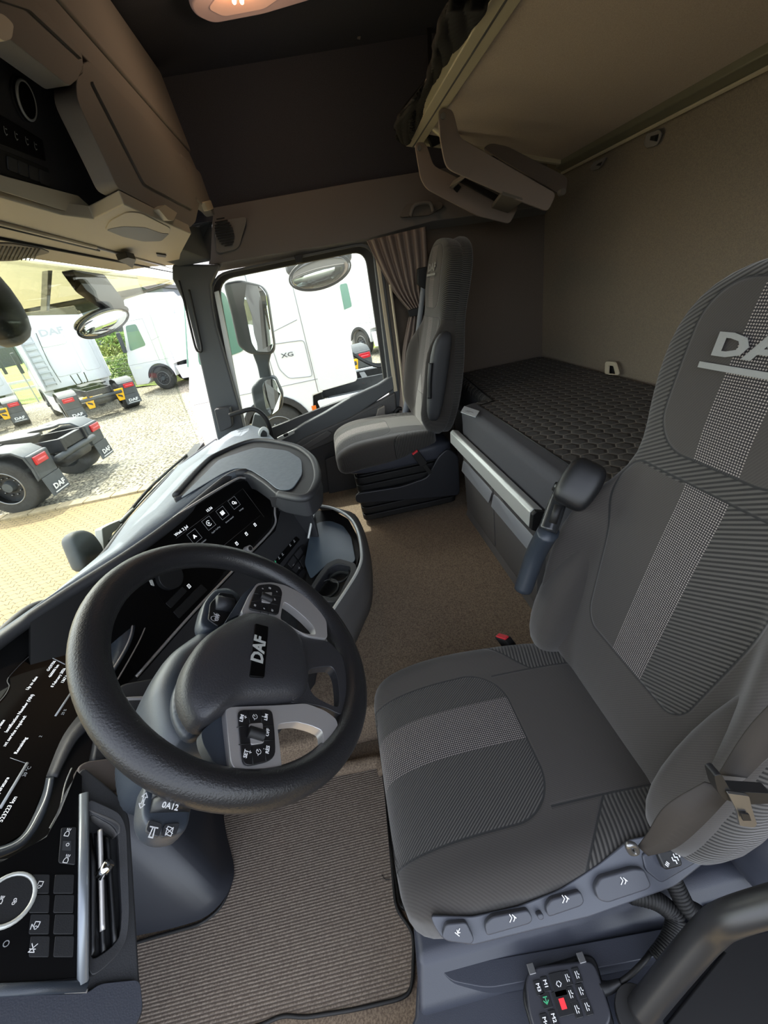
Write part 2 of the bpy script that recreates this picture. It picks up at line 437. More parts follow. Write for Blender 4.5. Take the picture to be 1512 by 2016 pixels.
def mk_green(name, a, c, sc):
    m, b = start(name); pos = E.nt.nodes.new('ShaderNodeNewGeometry').outputs['Position']
    n = noise(pos, sc, 5, .7); n2 = noise(pos, .5, 2); col = mixc(n.sstep(.35, .65), lin(a), lin(c)); col = mixc(n2.sstep(.45, .6)*.5, col, lin('#86803c'))
    put(b, 'Base Color', col); b.inputs['Roughness'].default_value = .9; return m
M['grass'] = mk_green('grass', '#4d6a24', '#8b9640', 9); M['leaf'] = mk_green('hedge leaves', '#3c611e', '#7f9c3c', 6)
M['kerb'] = simple('kerb stone', '#a09070', .85, var=.15, vs=10)
# ---------------------------------------------------------------- cab shell
def st(o): o['kind'] = 'structure'; return o
XW = 2.68; YR = -1.37; ZC = 2.34; FT = .17        # passenger wall, rear wall, ceiling, raised centre floor
st(box('floor', (1.3, -.2, -.03), (1.42, 1.2, .03), M['carpet'], bevel=0))
tun = [(.80, .30), (.86, .20), (.86, .02), (.84, -1.4), (2.72, -1.4), (2.72, 1.0), (.80, 1.0)]
st(prism('trim_1', [V3((x, y, 0)) for x, y in tun], V3((0, 0, FT)), M['carpet'], bevel=.025, seg=4))
st(box('wall_rear', (1.3, YR-.02, 1.15), (1.42, .02, 1.2), M['rearwall'], bevel=0))
st(box('ceiling', (1.35, -.35, ZC+.02), (1.45, 1.06, .02), M['roof'], bevel=0))
# side wall behind the door, greige-brown
st(prism('wall_right', [V3((XW, y, z)) for y, z in ((-.36, -.0), (-.36, 1.60), (-1.40, 1.60), (-1.40, 0))], (.04, 0, 0), M['sidecloth'], bevel=0))
# upper side of the roof and the padded header band above the door
st(prism('trim_2', [V3((XW+.02, y, z)) for y, z in ((.72, 1.78), (-1.40, 1.78), (-1.40, ZC), (.72, ZC))], (.04, 0, 0), M['roof'], bevel=0))
hd = [V3((XW-.06, y, z)) for y, z in ((.52, 1.60), (-.33, 1.585), (-.70, 1.61), (-1.37, 1.58))]
hu = [V3((XW-.0, y, z)) for y, z in ((.42, 1.835), (-.33, 1.835), (-.70, 1.83), (-1.37, 1.82))]
hl = [V3((XW-.0, y, z)) for y, z in ((.52, 1.57), (-.33, 1.555), (-.70, 1.58), (-1.37, 1.55))]
hb = [V3((XW+.03, v.y, v.z)) for v in hu]
hr = hu+hd+hl+hb; F = []
for r, q in ((0, 4), (4, 8), (12, 0)):
    for i in range(3): F.append((r+i, r+i+1, q+i+1, q+i))
hdr = st(mesh('trim_3', hr, F, M['header'], smooth=False, thick=.012, bevel=.01, seg=4))
# driver side: pillar behind the open door and the roof edge, never in view but they shade the cab
st(box('wall_left', (-.10, -1.12, 1.1), (.03, .28, 1.25), M['sidecloth'], bevel=0))
st(box('trim_4', (-.08, -.3, 2.12), (.03, 1.05, .25), M['roof'], bevel=0))
st(box('trim_5', (1.3, .97, .20), (1.45, .03, .45), M['dark'], bevel=0))    # front bulkhead
# front of the roof above the windscreen
st(box('trim_15', (1.33, -.15, -.5), (1.37, 1.25, .42), M['dark'], bevel=.02))    # body below the floor
st(box('wall_front', (1.3, .90, 2.02), (1.45, .03, .36), M['roof'], bevel=0))

# windscreen, its frame and the passenger door with its window
YG = .95
gl = st(prism('window_1', [V3((-.1, YG, .62)), V3((2.70, YG, .62)), V3((2.70, YG, 1.1)), V3((2.70, YG-.03, 1.66)), V3((-.1, YG-.03, 1.66))], (0, .006, 0), M['glass'], bevel=0))
# right front pillar
pl = ats([(338, 548), (368, 610), (388, 690), (428, 868), (486, 868), (470, 800), (425, 640), (418, 600), (414, 560), (432, 520), (338, 520)], 'X', 2.58)
st(prism('trim_6', pl, (.06, 0, 0), M['pillar'], bevel=.012))
se = ats([(352, 556), (372, 620), (386, 686), (378, 690), (364, 640), (346, 566)], 'X', 2.57)
o = tube('windscreen_seal', ats([(352, 552), (362, 590), (374, 640), (385, 684), (392, 692), (397, 686), (388, 640), (372, 570)], 'X', 2.565), .006, M['seal'])
tag(o, 'thin black rubber loop along the right windscreen pillar', 'seal')
win_in = rpoly(ats([(428, 552), (718, 494), (757, 758), (640, 800), (485, 862)], 'X', 2.66), [.09, .07, .03, .02, .05], 6)
win_out = rpoly(ats([(412, 543), (735, 478), (774, 764), (640, 830), (470, 896)], 'X', 2.64), [.11, .1, .03, .02, .05], 6)
dr = thing('door_1', None, None, (2.66, .0, .5)); st(dr)
ringplate('window_frame', win_out, win_in, (.03, 0, 0), M['seal'], dr, bevel=.006)
sil = rpoly(ats([(408, 541), (738, 472), (780, 764), (640, 836), (464, 900)], 'X', 2.632), [.12, .11, .03, .02, .05], 6)
sin_ = rpoly(ats([(413, 545), (733, 479), (772, 764), (640, 830), (471, 896)], 'X', 2.632), [.11, .1, .03, .02, .05], 6)
ringplate('weather_strip', sil, sin_, (.015, 0, 0), M['pillar'], dr, bevel=.004)
prism('silver_strip', ats([(421, 575), (430, 572), (485, 845), (475, 850)], 'X', 2.628), (.01, 0, 0), M['alu'], dr)
prism('clip', ats([(579, 503), (596, 500), (595, 516), (583, 518)], 'X', 2.615), (.02, 0, 0), M['black'], dr)
# door panel under the window: sill, olive pad line, dark pocket
prism('sill', ats([(520, 905), (540, 872), (600, 833), (640, 812), (690, 782), (745, 757), (775, 737), (779, 765), (690, 826), (600, 868), (540, 915)], 'X', 2.60), (.05, 0, 0), M['pillar'], dr, bevel=.012)
prism('pad', ats([(500, 925), (540, 899), (600, 862), (690, 822), (779, 772), (782, 808), (700, 850), (560, 912), (520, 950)], 'X', 2.585), (.05, 0, 0), M['mid'], dr, bevel=.012)
prism('pad_strip', ats([(690, 826), (752, 796), (756, 806), (694, 838)], 'X', 2.578), (.02, 0, 0), M['mid'], dr, bevel=.003)
prism('lower_panel', ats([(470, 940), (560, 908), (700, 848), (785, 806), (790, 1150), (470, 1150)], 'X', 2.61), (.05, 0, 0), M['dark'], dr, bevel=.01)
prism('arm_pocket', ats([(586, 884), (645, 848), (654, 852), (648, 860), (600, 888), (590, 892)], 'X', 2.57), (.02, 0, 0), M['mid'], dr, bevel=.004)
prism('switch_plate', ats([(545, 862), (578, 846), (580, 853), (548, 870)], 'X', 2.588), (.01, 0, 0), M['alu'], dr)
prism('lock_switch', ats([(557, 856), (566, 852), (568, 857), (560, 861)], 'X', 2.583), (.01, 0, 0), M['black'], dr)
prism('end_trim', ats([(733, 850), (745, 806), (758, 800), (760, 842)], 'X', 2.55), (.04, 0, 0), M['greige'], dr, bevel=.004)
prism('map_pocket', ats([(640, 905), (700, 880), (702, 985), (650, 990)], 'X', 2.58), (.03, 0, 0), M['dark'], dr, bevel=.006)
st(prism('window_2', ats([(420, 548), (724, 490), (762, 760), (640, 815), (478, 880)], 'X', 2.672), (.005, 0, 0), M['glass'], bevel=0))
# rear door pillar: bright strip, dark edge, then cloth
st(prism('trim_7', ats([(735, 500), (752, 500), (790, 800), (772, 815)], 'X', 2.61), (.05, 0, 0), M['pillar'], bevel=.006))
st(prism('trim_8', ats([(738, 495), (745, 495), (783, 770), (776, 772)], 'X', 2.60), (.02, 0, 0), M['beige'], bevel=.003))
st(prism('trim_9', ats([(752, 500), (765, 500), (815, 1000), (790, 1000)], 'X', 2.62), (.05, 0, 0), M['greige2'], bevel=.004))

# header details: speaker grille, moulded handle
sg = thing('speaker_grille', 'small round slotted speaker grille at front end of padded header', 'speaker', at(443, 455, 'X', 2.62))
prism('plate', rpoly(ats([(423, 436), (488, 425), (470, 490), (425, 500)], 'X', 2.615), .03), (.02, 0, 0), M['header'], sg, bevel=.004)
mb = MB(); c = at(442, 457, 'X', 2.61)
for i in range(11):
    z = (i-5)*.0115; wd = math.sqrt(max(0, .064**2-z*z*1.0))*.72
    mb.box(c+V3((0, 0, z)), (.003, wd, .0025))
mb.build('slots', M['black'], sg, smooth=False)
hh = thing('ceiling_handle', 'moulded grey grab recess with loop in the header above curtain', 'handle', at(835, 415, 'X', 2.6))
prism('recess', rpoly(ats([(786, 428), (800, 402), (828, 398), (870, 396), (872, 408), (845, 424)], 'X', 2.605), .02), (.02, 0, 0), M['greige2'], hh, bevel=.005)
tube('loop', ats([(808, 426), (817, 404), (845, 399), (853, 416)], 'X', 2.585), .010, M['header'], hh)

# ceiling lamp, dark roof details
lp = thing('ceiling_lamp', 'pinkish glass ceiling lamp glowing warm at the top edge', 'lamp', at(480, 20, 'Z', ZC))
lo = ats([(372, 12), (385, 34), (420, 49), (520, 30), (640, -6), (600, -40), (400, -30)], 'Z', ZC-.05)
prism('lens', rpoly(lo, .03), (0, 0, .05), M['lampglass'], lp, bevel=.012, seg=4)
prism('inner_plate', rpoly(ats([(410, 18), (440, 33), (520, 18), (560, -10), (430, -10)], 'Z', ZC-.054), .02), (0, 0, .003), simple('lamp inner', '#c8a08c', .3, emit=.16), lp, bevel=.001)
for q in ((461, 4), (476, 4)):
    cyl('bulb', at(q[0], q[1], 'Z', ZC-.066), at(q[0], q[1]-14, 'Z', ZC-.066), .007, M['bulb'], lp)
pl = bpy.data.lights.new('lamp_light', 'POINT'); po = bpy.data.objects.new('lamp_light', pl); COL.objects.link(po)
pl.energy = 1.6; pl.color = (1, .72, .48); pl.shadow_soft_size = .05; po.location = at(480, 12, 'Z', ZC-.13)
# twin rail and folded curtain edge at the top of the dark roof
rl = thing('roof_rail', 'dark vertical twin rail on the dark roof side', 'rail', at(720, 60, 'X', 2.62))
prism('strip', ats([(704, -20), (712, -20), (710, 74), (703, 72)], 'X', 2.62), (.02, 0, 0), M['greige2'], rl, bevel=.002)
prism('rail', ats([(722, -20), (728, -20), (726, 60), (720, 58)], 'X', 2.62), (.02, 0, 0), M['mid'], rl, bevel=.002)
prism('rail', ats([(735, -20), (754, -20), (748, 58), (732, 62)], 'X', 2.62), (.02, 0, 0), M['mid'], rl, bevel=.002)
tag(prism('roof_panel', ats([(752, 50), (845, 22), (852, -30), (756, -30)], 'X', 2.66), (.03, 0, 0), M['roof'], bevel=.004), 'dark cloth roof panel right of the twin rail', 'panel')
tag(prism('roof_strap', ats([(838, -20), (850, -20), (850, 150), (843, 150)], 'X', 2.64), (.006, 0, 0), M['black']), 'narrow black strap hanging on the dark roof side', 'strap')

# curtain gathered at the door pillar
ct = thing('side_curtain', 'taupe window curtain gathered and tied beside the passenger seat', 'curtain', at(800, 800, 'X', 2.56))
def cur(rows, nf, name, dep):
    v = []; f = []; nu = nf*8; uvv = []
    R = crom([V3(r[:3]) for r in rows], 6)
    Q = crom([V3((a, b, c)) for a, b, c in [(r[3], r[4], 0) for r in rows]], 6)
    for i, r in enumerate(R):
        for j in range(nu+1):
            s = j/nu; amp = dep*(.5+.5*abs(math.sin(i*.13+j*.4)))
            px = r.x+(Q[i].x-r.x)*s; py = r.y+(Q[i].y-r.y)*s
            v.append(at(px, py, 'X', 2.58+amp*math.sin(s*nf*2*math.pi+math.sin(i*.15)*1.0)+r.z))
    for i in range(len(R)-1):
        for j in range(nu): a = i*(nu+1)+j; f.append((a, a+1, a+nu+2, a+nu+1))
    return mesh(name, v, f, M['curtain'], ct, thick=.004)
cur([(722, 474, 0, 838, 446), (745, 520, 0, 842, 520), (775, 575, 0, 836, 572), (808, 614, -.01, 836, 606)], 7, 'upper_cloth', .022)
cur([(808, 614, -.01, 836, 606), (800, 650, 0, 842, 660), (792, 700, 0, 838, 720), (786, 820, 0, 838, 830)], 5, 'lower_cloth', .02)
prism('tieback', ats([(803, 611), (838, 601), (846, 606), (846, 618), (806, 624)], 'X', 2.53), (.02, 0, 0), M['black'], ct, bevel=.004)
rod = tag(tube('curtain_rod', ats([(768, 560), (786, 700), (803, 860)], 'X', 2.56), .007, M['beige']), 'slim cream vertical rod at the front edge of curtain', 'rod')
# ---------------------------------------------------------------- seats
def smooth(a, b, x):
    t = max(0, min(1, (x-a)/(b-a))); return t*t*(3-2*t)
BT = V3((0, -.22, .975)).normalized(); BF = V3((0, .975, .22)).normalized(); AX = V3((1, 0, 0))
def seat(name, label, org, rz=0):
    s = thing(name, label, 'seat', org)
    O = V3(org)                                     # centre of the cushion's rear edge, cushion top height = O.z
    # cushion
    rings = []
    for t, w_, h_ in ((-.03, .17, .03), (-.01, .215, .055), (.06, .238, .066), (.14, .248, .072), (.24, .257, .076), (.34, .262, .078), (.42, .258, .078), (.475, .256, .074), (.51, .246, .064), (.532, .225, .044), (.54, .18, .016)):
        rings.append((t, w_, h_, 0, -.072-(.02*smooth(.38, .52, t)) + (.078-h_)*-.25))
    soft('cushion', O+V3((0, -.03, 0)), AX, V3((0, 0, 1)), V3((0, 1, 0)), rings, M['scush'], s, e=.42,
         bump=lambda u, t, f: f*(.014*smooth(.62, .9, abs(u))-.010*(1-abs(u))**.5*.6), n=64, sub=1)
    # backrest with bolsters and integrated headrest
    W = ((-.06, .15, .03), (-.03, .20, .05), (.04, .238, .058), (.12, .262, .062), (.2, .268, .062), (.29, .262, .06), (.37, .245, .056), (.44, .218, .052), (.50, .196, .05), (.56, .188, .05), (.62, .197, .05), (.68, .205, .05), (.74, .205, .049), (.79, .19, .046), (.83, .155, .04), (.855, .10, .028), (.864, .05, .01))
    def bb(u, t, f):
        return f*(.075*smooth(.66, .97, abs(u))*(1-smooth(.36, .52, t))*smooth(-.05, .05, t)+.012*(1-u*u)*smooth(.52, .6, t)-.012*math.exp(-((t-.53)/.03)**2))
    soft('backrest', O+V3((0, -.035, 0)), AX, BF, BT, [(t, w_, h_, 0, -h_*.6) for t, w_, h_ in W], M['sback'], s, e=.38, n=72, bump=bb, sub=1)
    # ribbed shell behind
    soft('back_shell', O+V3((0, -.085, 0)), AX, BF, BT, [(t, w_*.99, h_*.8, 0, -.03) for t, w_, h_ in W], M['sribbed'], s, e=.45, n=48, sub=1)
    # lower back wings
    # emblem
    F = Fr(O+V3((0, -.035, 0))+BT*.742+BF*.0345+AX*.004, -AX, BT)
    v, f = text_g('DAF', F, .044, bold=.045, sx=1.75, c=.001); F2 = (V3((0, 0, 0)))
    e = mesh('emblem', v, f, M['emb'], s, smooth=False)
    v, f = prism_g([F.p(-.085, -.026, .001), F.p(.082, -.026, .001), F.p(.082, -.035, .001), F.p(-.085, -.035, .001)], F.n*.001)
    mesh('emblem_bar', v, f, M['emb'], s, smooth=False)
    return s
M['gloss2_'] = simple('handle plastic', '#26282a', .22)
M['emb'] = simple('embroidery', '#868888', .7, grain=.8, gs=500)
DS = V3((.52, -.42, .455))
ds = seat('driver_seat', 'large dark grey ribbed driver seat in the right foreground, seen from above', DS)
# ribbed lower wings of the backrest, near and far
for sx, nm in ((-1, 'near'), (1, 'far')):
    soft('lower_bolster', DS+V3((sx*.225, -.01, 0)), AX, BF, BT, [(-.05, .02, .03, 0, 0), (-.02, .045, .06, 0, 0), (.05, .055, .072, 0, 0), (.14, .055, .072, 0, -.005), (.24, .048, .06, 0, -.015), (.33, .03, .04, 0, -.03), (.37, .01, .015, 0, -.04)], M['splain'], ds, e=.7, n=40)
    soft('bolster_side', DS+V3((sx*.235, -.03, 0)), AX, BF, BT, [(-.055, .02, .03, 0, 0), (-.03, .047, .06, 0, 0), (.05, .058, .068, 0, 0), (.16, .058, .066, 0, -.005), (.28, .045, .05, 0, -.015), (.36, .02, .03, 0, -.03)], M['sribbed'], ds, e=.7, n=40)
# side control panel in satin plastic
PN = V3((-.62, 0, .785)); PP = V3((.247, 0, .425))
def pan(pts): return ats(pts, PP, PN)
prism('control_panel', rpoly(pan([(846, 1802), (856, 1826), (872, 1850), (930, 1862), (1050, 1832), (1160, 1806), (1330, 1745), (1412, 1680), (1404, 1622), (1240, 1652), (1180, 1700), (1100, 1752), (1020, 1784), (930, 1804)]), .008), (.02, 0, -.05), simple('seat panel', '#43464e', .4, grain=.2), ds, bevel=.006)
Fp = fr2(at(900, 1830, PP, PN), at(1300, 1730, PP, PN), PN)
LV = {}
def lever(name, pts, up=.01, mat='dark', r=.006):
    LV[name] = prism(name, rpoly([p+PN*up for p in pan(pts)], r), -PN*(up+.004), M[mat], ds, bevel=.0035, seg=3)
M['lever'] = simple('lever plastic', '#3f4148', .45, grain=.2)
for pts, nm in (([(868, 1838), (876, 1812), (916, 1808), (932, 1842), (926, 1852), (880, 1846)], 'release_button'),
           ([(952, 1812), (965, 1798), (1036, 1784), (1046, 1802), (1040, 1812), (955, 1836)], 'tilt_lever'),
           ([(1052, 1794), (1064, 1790), (1068, 1802), (1058, 1806)], 'spacer'),
           ([(1070, 1780), (1080, 1764), (1138, 1748), (1146, 1768), (1140, 1778), (1075, 1800)], 'slide_lever'),
           ([(1165, 1742), (1176, 1722), (1240, 1704), (1262, 1706), (1276, 1738), (1268, 1746), (1190, 1772), (1172, 1766)], 'height_lever')):
    lever(nm, pts, .012, 'lever')
lever('heater_plate', [(1268, 1712), (1262, 1680), (1400, 1626), (1412, 1672), (1300, 1738)], .004, 'slate')
lever('heater_switch', [(1284, 1672), (1322, 1664), (1336, 1698), (1300, 1708)], .014, 'darker')
def pic(q, L, sc=.0054, n=.0125, up_to='heater_switch'):
    o = at(q[0], q[1], PP, PN)+PN*n; F = fr2(o, at(q[0]+6, q[1]-14, PP, PN)+PN*n, PN)
    v, f = strokes_g([[(x*sc, y*sc) for x, y in l] for l in L], F, sc*.22, .0008); mesh('symbol', v, f, M['white'], LV[up_to], smooth=False)
pic((900, 1826), [[(-.6, -.7), (-.6, .7)], [(.9, 0), (-.2, 0)], [(.2, .5), (-.3, 0), (.2, -.5)]], up_to='release_button')
for q, nm in (((1003, 1800), 'tilt_lever'), ((1105, 1763), 'slide_lever'), ((1218, 1728), 'height_lever')):
    pic(q, [[(-1, 0), (.2, 0), (.5, .9)], [(-.2, -.8), (.6, -.8), (.9, -.2)], [(.9, -1.1), (.9, .2)]], up_to=nm)
pic((1319, 1682), [[(-.7, -.6), (-.4, -.2), (-.7, .2), (-.4, .6)], [(0, -.6), (.3, -.2), (0, .2), (.3, .6)], [(.7, -.6), (1, -.2), (.7, .2), (1, .6)]], .008, .0145)
pic((1303, 1694), [[(-.4, -.4), (-.4, .4)], [(0, -.4), (0, .4)], [(.4, -.4), (.4, .4)]], .006, .0145)
# seat frame and the bolted slide plate in front
prism('cushion_pan', [V3((x, y, .30)) for x, y in ((.30, .05), (.75, .05), (.75, -.42), (.30, -.42))], (0, 0, .10), M['black'], ds, bevel=.02)
box('suspension', (.54, -.2, .19), (.17, .19, .17), M['black'], ds, bevel=.01)
fp = thing('slide_plate', 'glossy black bolted steel strip between seat front and ribbed mat', 'plate', (.5, .1, .0))
prism('plate', rpoly(ats([(758, 1562), (776, 1562), (830, 1768), (814, 1802), (786, 1790), (766, 1660)], 'Z', .02), .01), (0, 0, .015), M['gloss'], fp, bevel=.004)
prism('ledge', rpoly(ats([(770, 1570), (784, 1572), (842, 1760), (828, 1770)], 'Z', .05), .005), (0, 0, .01), M['black'], fp, bevel=.003)
for q in ((802, 1781), (765, 1568)):
    c = at(q[0], q[1], 'Z', .037); cyl('bolt', c, c+V3((0, 0, .006)), .013 if q[1] > 1700 else .008, M['black'], fp, n=20)
    cyl('bolt_head', c+V3((0, 0, .006)), c+V3((0, 0, .012)), .006, M['steel'], fp, n=6)
# far armrest of the driver seat, folded up against its back
ta = at(1158, 926, 'Z', .93); tb = at(1118, 990, 'Z', .87); td = (tb-ta).normalized(); tx = td.cross(wray(1130, 950)).normalized(); tl_ = (tb-ta).length
soft('armrest', ta, tx, td.cross(tx), td, [(-.02, .02, .02, 0, 0), (-.012, .034, .034, 0, 0), (.01, .042, .042, 0, 0), (tl_*.6, .042, .042, 0, 0), (tl_, .038, .038, 0, 0), (tl_+.01, .025, .025, 0, 0)], M['darker'], ds, e=.5, n=32)
tube('armrest_handle', [at(1110, 962, 'Z', .875), at(1098, 990, 'Z', .85), at(1078, 1046, 'Z', .80)], [.017, .020, .021], M['gloss2_'], ds, flat=1.0, n=16)
tube('handle_collar', [at(1112, 958, 'Z', .885), at(1104, 972, 'Z', .872)], .023, M['gloss2_'], ds, spline=False, n=16)
tube('handle_slot', [at(1100, 994, 'Z', .885), at(1088, 1030, 'Z', .85)], .0085, M['black'], ds)
tube('armrest_arm', [at(1080, 1046, 'Z', .80), at(1055, 1090, 'Z', .72), at(1030, 1160, 'Z', .62)], [.03, .03, .028], M['column'], ds, flat=.8)
# buckle on the far side
def buckle(name, label, p, d, nrm, s=1):
    b = thing(name, label, 'seat belt buckle', p)
    p, d, nrm = V3(p), V3(d).normalized(), V3(nrm).normalized(); w_ = d.cross(nrm)
    box('housing', p+d*.0, (.017*s, .035*s, .011*s), M['black'], b, ax=(w_, d, nrm), bevel=.003)
    box('red_button', p+d*.034*s, (.0135*s, .006*s, .008*s), M['red'], b, ax=(w_, d, nrm), bevel=.002)
    box('stalk', p-d*.06*s, (.009*s, .03*s, .004*s), M['black'], b, ax=(w_, d, nrm), bevel=.001)
    return b
c = at(1000, 1268, 'Z', .42)
buckle('seatbelt_buckle', 'black buckle with red button standing beyond the driver seat cushion', c, at(988, 1252, 'Z', .47)-c, (-.6, .7, .3), 1.4)
# driver's belt: webbing down the near side of the back, plate, tongue and lower run
bl = thing('driver_seatbelt', 'grey-brown belt with black guide and steel tongue beside driver seat', 'seat belt', (.27, -.42, .5))
def strap(P, wd, mat, parent, name, th=.002, nrm=None):
    v = []; f = []
    P = [(V3(a), V3(b)) for a, b in P]
    A = crom([a for a, b in P], 6); Bq = crom([b for a, b in P], 6)
    for a, b in zip(A, Bq): v += [a, b]
    for i in range(len(A)-1): f.append((2*i, 2*i+1, 2*i+3, 2*i+2))
    return mesh(name, v, f, mat, parent, thick=th)
XB = .235
strap([(at(1530, 1372, 'X', .20), at(1530, 1475, 'X', .19)), (at(1468, 1440, 'X', .205), at(1500, 1500, 'X', .195)), (at(1415, 1524, 'X', .21), at(1470, 1530, 'X', .20))], 0, M['belt'], bl, 'webbing')
strap([(at(1388, 1540, 'X', .215), at(1446, 1556, 'X', .205)), (at(1310, 1588, 'X', .22), at(1385, 1622, 'X', .21)), (at(1275, 1640, 'X', .23), at(1330, 1668, 'X', .215)), (at(1256, 1666, 'X', .24), at(1276, 1684, 'X', .235))], 0, M['belt'], bl, 'lap_webbing')
prism('belt_guide', rpoly(ats([(1386, 1504), (1400, 1500), (1420, 1535), (1500, 1540), (1504, 1560), (1440, 1562), (1405, 1550), (1394, 1535)], 'X', .198), .006), (-.012, 0, 0), M['black'], bl, bevel=.004)
prism('tongue', rpoly(ats([(1428, 1556), (1470, 1562), (1474, 1580), (1486, 1618), (1480, 1624), (1452, 1620), (1446, 1590)], 'X', .185), .004), (-.003, 0, 0), M['steel'], bl, bevel=.001)
prism('tongue_slot', ats([(1456, 1598), (1472, 1600), (1476, 1612), (1460, 1612)], 'X', .1805), (-.002, 0, 0), M['black'], bl, bevel=0)
tube('anchor_hook', ats([(1236, 1664), (1248, 1664), (1254, 1676), (1242, 1678)], 'X', .235), .004, M['steel'], bl, closed=True)

# ---------------------------------------------------------------- plinth, remote, cords, bar at the door side
st(prism('trim_10', [V3(p) for p in ((.33, .10, .0), (.215, .10, .0), (.215, .10, .20), (.27, .08, .255), (.33, .08, .255))], (0, -.95, 0), M['slate'], bevel=.014, seg=4))
# stepped plinth top and outer shelf, edges as in the moulding
def pz(pts, z): return ats(pts, 'Z', z)
st(prism('trim_11', rpoly(pz([(826, 1790), (845, 1786), (905, 1868), (960, 1890), (1100, 1866), (1512, 1790), (1560, 1780), (1560, 1832), (1512, 1838), (1200, 1902), (960, 1946), (880, 1930), (846, 1870)], .235), .02), (0, 0, -.1), M['slate'], bevel=.012, seg=4))
st(prism('trim_12', pz([(822, 1800), (846, 1870), (878, 1932), (960, 1950), (1200, 1906), (1560, 1820), (1700, 2300), (700, 2300), (816, 2000), (822, 1900)], .19), (0, 0, -.18), M['slate'], bevel=.008))
st(prism('void_shade', pz([(1380, 1790), (1600, 1740), (1600, 2400), (1400, 2300), (1290, 2040), (1420, 1880)], .215), (0, 0, .02), M['black'], bevel=.004))  # black plate standing in for the unlit void beneath the bar
rc = thing('suspension_remote', 'black hand remote with small keys lying in its cradle at bottom edge', 'remote control', at(1110, 1960, 'Z', .24))
ZR = .262
prism('cradle', rpoly(pz([(1026, 1962), (1040, 1912), (1150, 1880), (1172, 1888), (1215, 2040), (1060, 2080)], ZR-.03), .015), (0, 0, .012), M['darker'], rc, bevel=.004)
prism('body', rpoly(pz([(1034, 1930), (1048, 1910), (1156, 1896), (1172, 1908), (1204, 2010), (1180, 2050), (1060, 2060), (1040, 2000)], ZR-.02), .012), (0, 0, .02), simple('remote body', '#33343a', .4), rc, bevel=.004, seg=3)
for q in ((1046, 1908), (1144, 1886)):
    box('clip', at(q[0], q[1], 'Z', ZR), (.007, .006, .004), M['steel'], rc, bevel=.001)
Fr_ = fr2(at(1100, 1950, 'Z', ZR), at(1180, 1930, 'Z', ZR), V3((0, 0, 1)))
keys = MB(); marks = MB()
o0 = at(1058, 1948, 'Z', ZR)
def key(px, py, w_, h_, lab=None, mat=None, L=None):
    c_ = at(px, py, 'Z', ZR); ax = (Fr_.x, Fr_.y, V3((0, 0, 1)))
    keys.box(c_+V3((0, 0, .001)), (w_, h_, .0015), ax)
    F = Fr(c_+V3((0, 0, .0026)), -Fr_.y, Fr_.x)
    if lab: marks.add(*text_g(lab, F, .008, c=.0002, bold=.02))
    if L: marks.add(*strokes_g([[(x*.004, y*.004) for x, y in l] for l in L], F, .0012, .0003))
key(1060, 1945, .006, .009, 'M3'); key(1074, 1938, .006, .009, 'M1'); key(1100, 1938, .012, .014, None, L=[[(-.8, .3), (0, 1.1), (.8, .3)], [(-.8, -.3), (0, -1.1), (.8, -.3)]])
key(1075, 1970, .008, .009); key(1108, 1975, .013, .014)
key(1090, 2005, .006, .009, 'M2'); key(1073, 2012, .006, .009, 'M4')
for q in ((1117, 1926), (1136, 1920), (1124, 1958), (1144, 1952), (1136, 1988), (1156, 1983)):
    key(q[0], q[1], .006, .009, None, L=[[(-1, -.5), (1, -.5)], [(-1, .3), (-.2, .3), (0, .9)], [(.5, .3), (1, .3)]])
keys.build('keys', M['darker'], rc, smooth=False, bevel=.0008); marks.build('key_marks', M['white'], rc, smooth=False)
box('stop_mark', at(1108, 1976, 'Z', ZR+.003), (.0045, .006, .0004), simple('key red', '#e8323a', .4, emit=.3), rc, bevel=0, ax=(Fr_.x, Fr_.y, V3((0, 0, 1))))
v, f = strokes_g([[(-.004, 0), (.004, 0)], [(0, -.004), (.004, 0), (0, .004)], [(-.004, -.003), (-.004, .003)]], Fr(at(1075, 1970, 'Z', ZR+.003), -Fr_.y, Fr_.x), .0013, .0003)
mesh('send_mark', v, f, M['green'], rc, smooth=False)
def coil(name, P, R, r, turns, label, tail=None, k=14):
    Q = crom(P, 12); n = int(turns*k); pts = []; nrm = None
    for i in range(n+1):
        s = i/n*(len(Q)-1); a = int(s); fr = s-a; p = Q[a].lerp(Q[min(a+1, len(Q)-1)], fr)
        t = (Q[min(a+1, len(Q)-1)]-Q[max(a-1, 0)]).normalized()
        nrm = t.orthogonal() if nrm is None else (nrm-t*nrm.dot(t)); nrm.normalize(); b = t.cross(nrm)
        ang = 2*math.pi*i/k; pts.append(p+nrm*R*math.cos(ang)+b*R*math.sin(ang))
    if tail: pts = pts+crom([pts[-1]]+tail, 5)[1:]
    v, f = tube_g(pts, r, n=7, spline=False)
    return tag(mesh(name, v, f, M['black']), label, 'cable')
coil('coiled_cable', [at(1238, 1758, 'Z', .30), at(1290, 1772, 'Z', .29), at(1328, 1806, 'Z', .28), at(1322, 1850, 'Z', .27), at(1296, 1890, 'Z', .26)], .0125, .0042, 34, 'thick black coiled cable leading from seat panel to the remote',
     tail=[at(1268, 1892, 'Z', .27), at(1240, 1920, 'Z', .262), at(1205, 1945, 'Z', .25)])
coil('coiled_cable', [at(1322, 1726, 'Z', .32), at(1334, 1752, 'Z', .31), at(1352, 1786, 'Z', .29), at(1378, 1802, 'Z', .27)], .0125, .0042, 17, 'short black coiled cable hanging behind the heater switch')
tube('cord_boot', [at(1180, 1946, 'Z', .252), at(1200, 1944, 'Z', .252), at(1222, 1934, 'Z', .258)], [.011, .008, .005], M['darker'], rc)
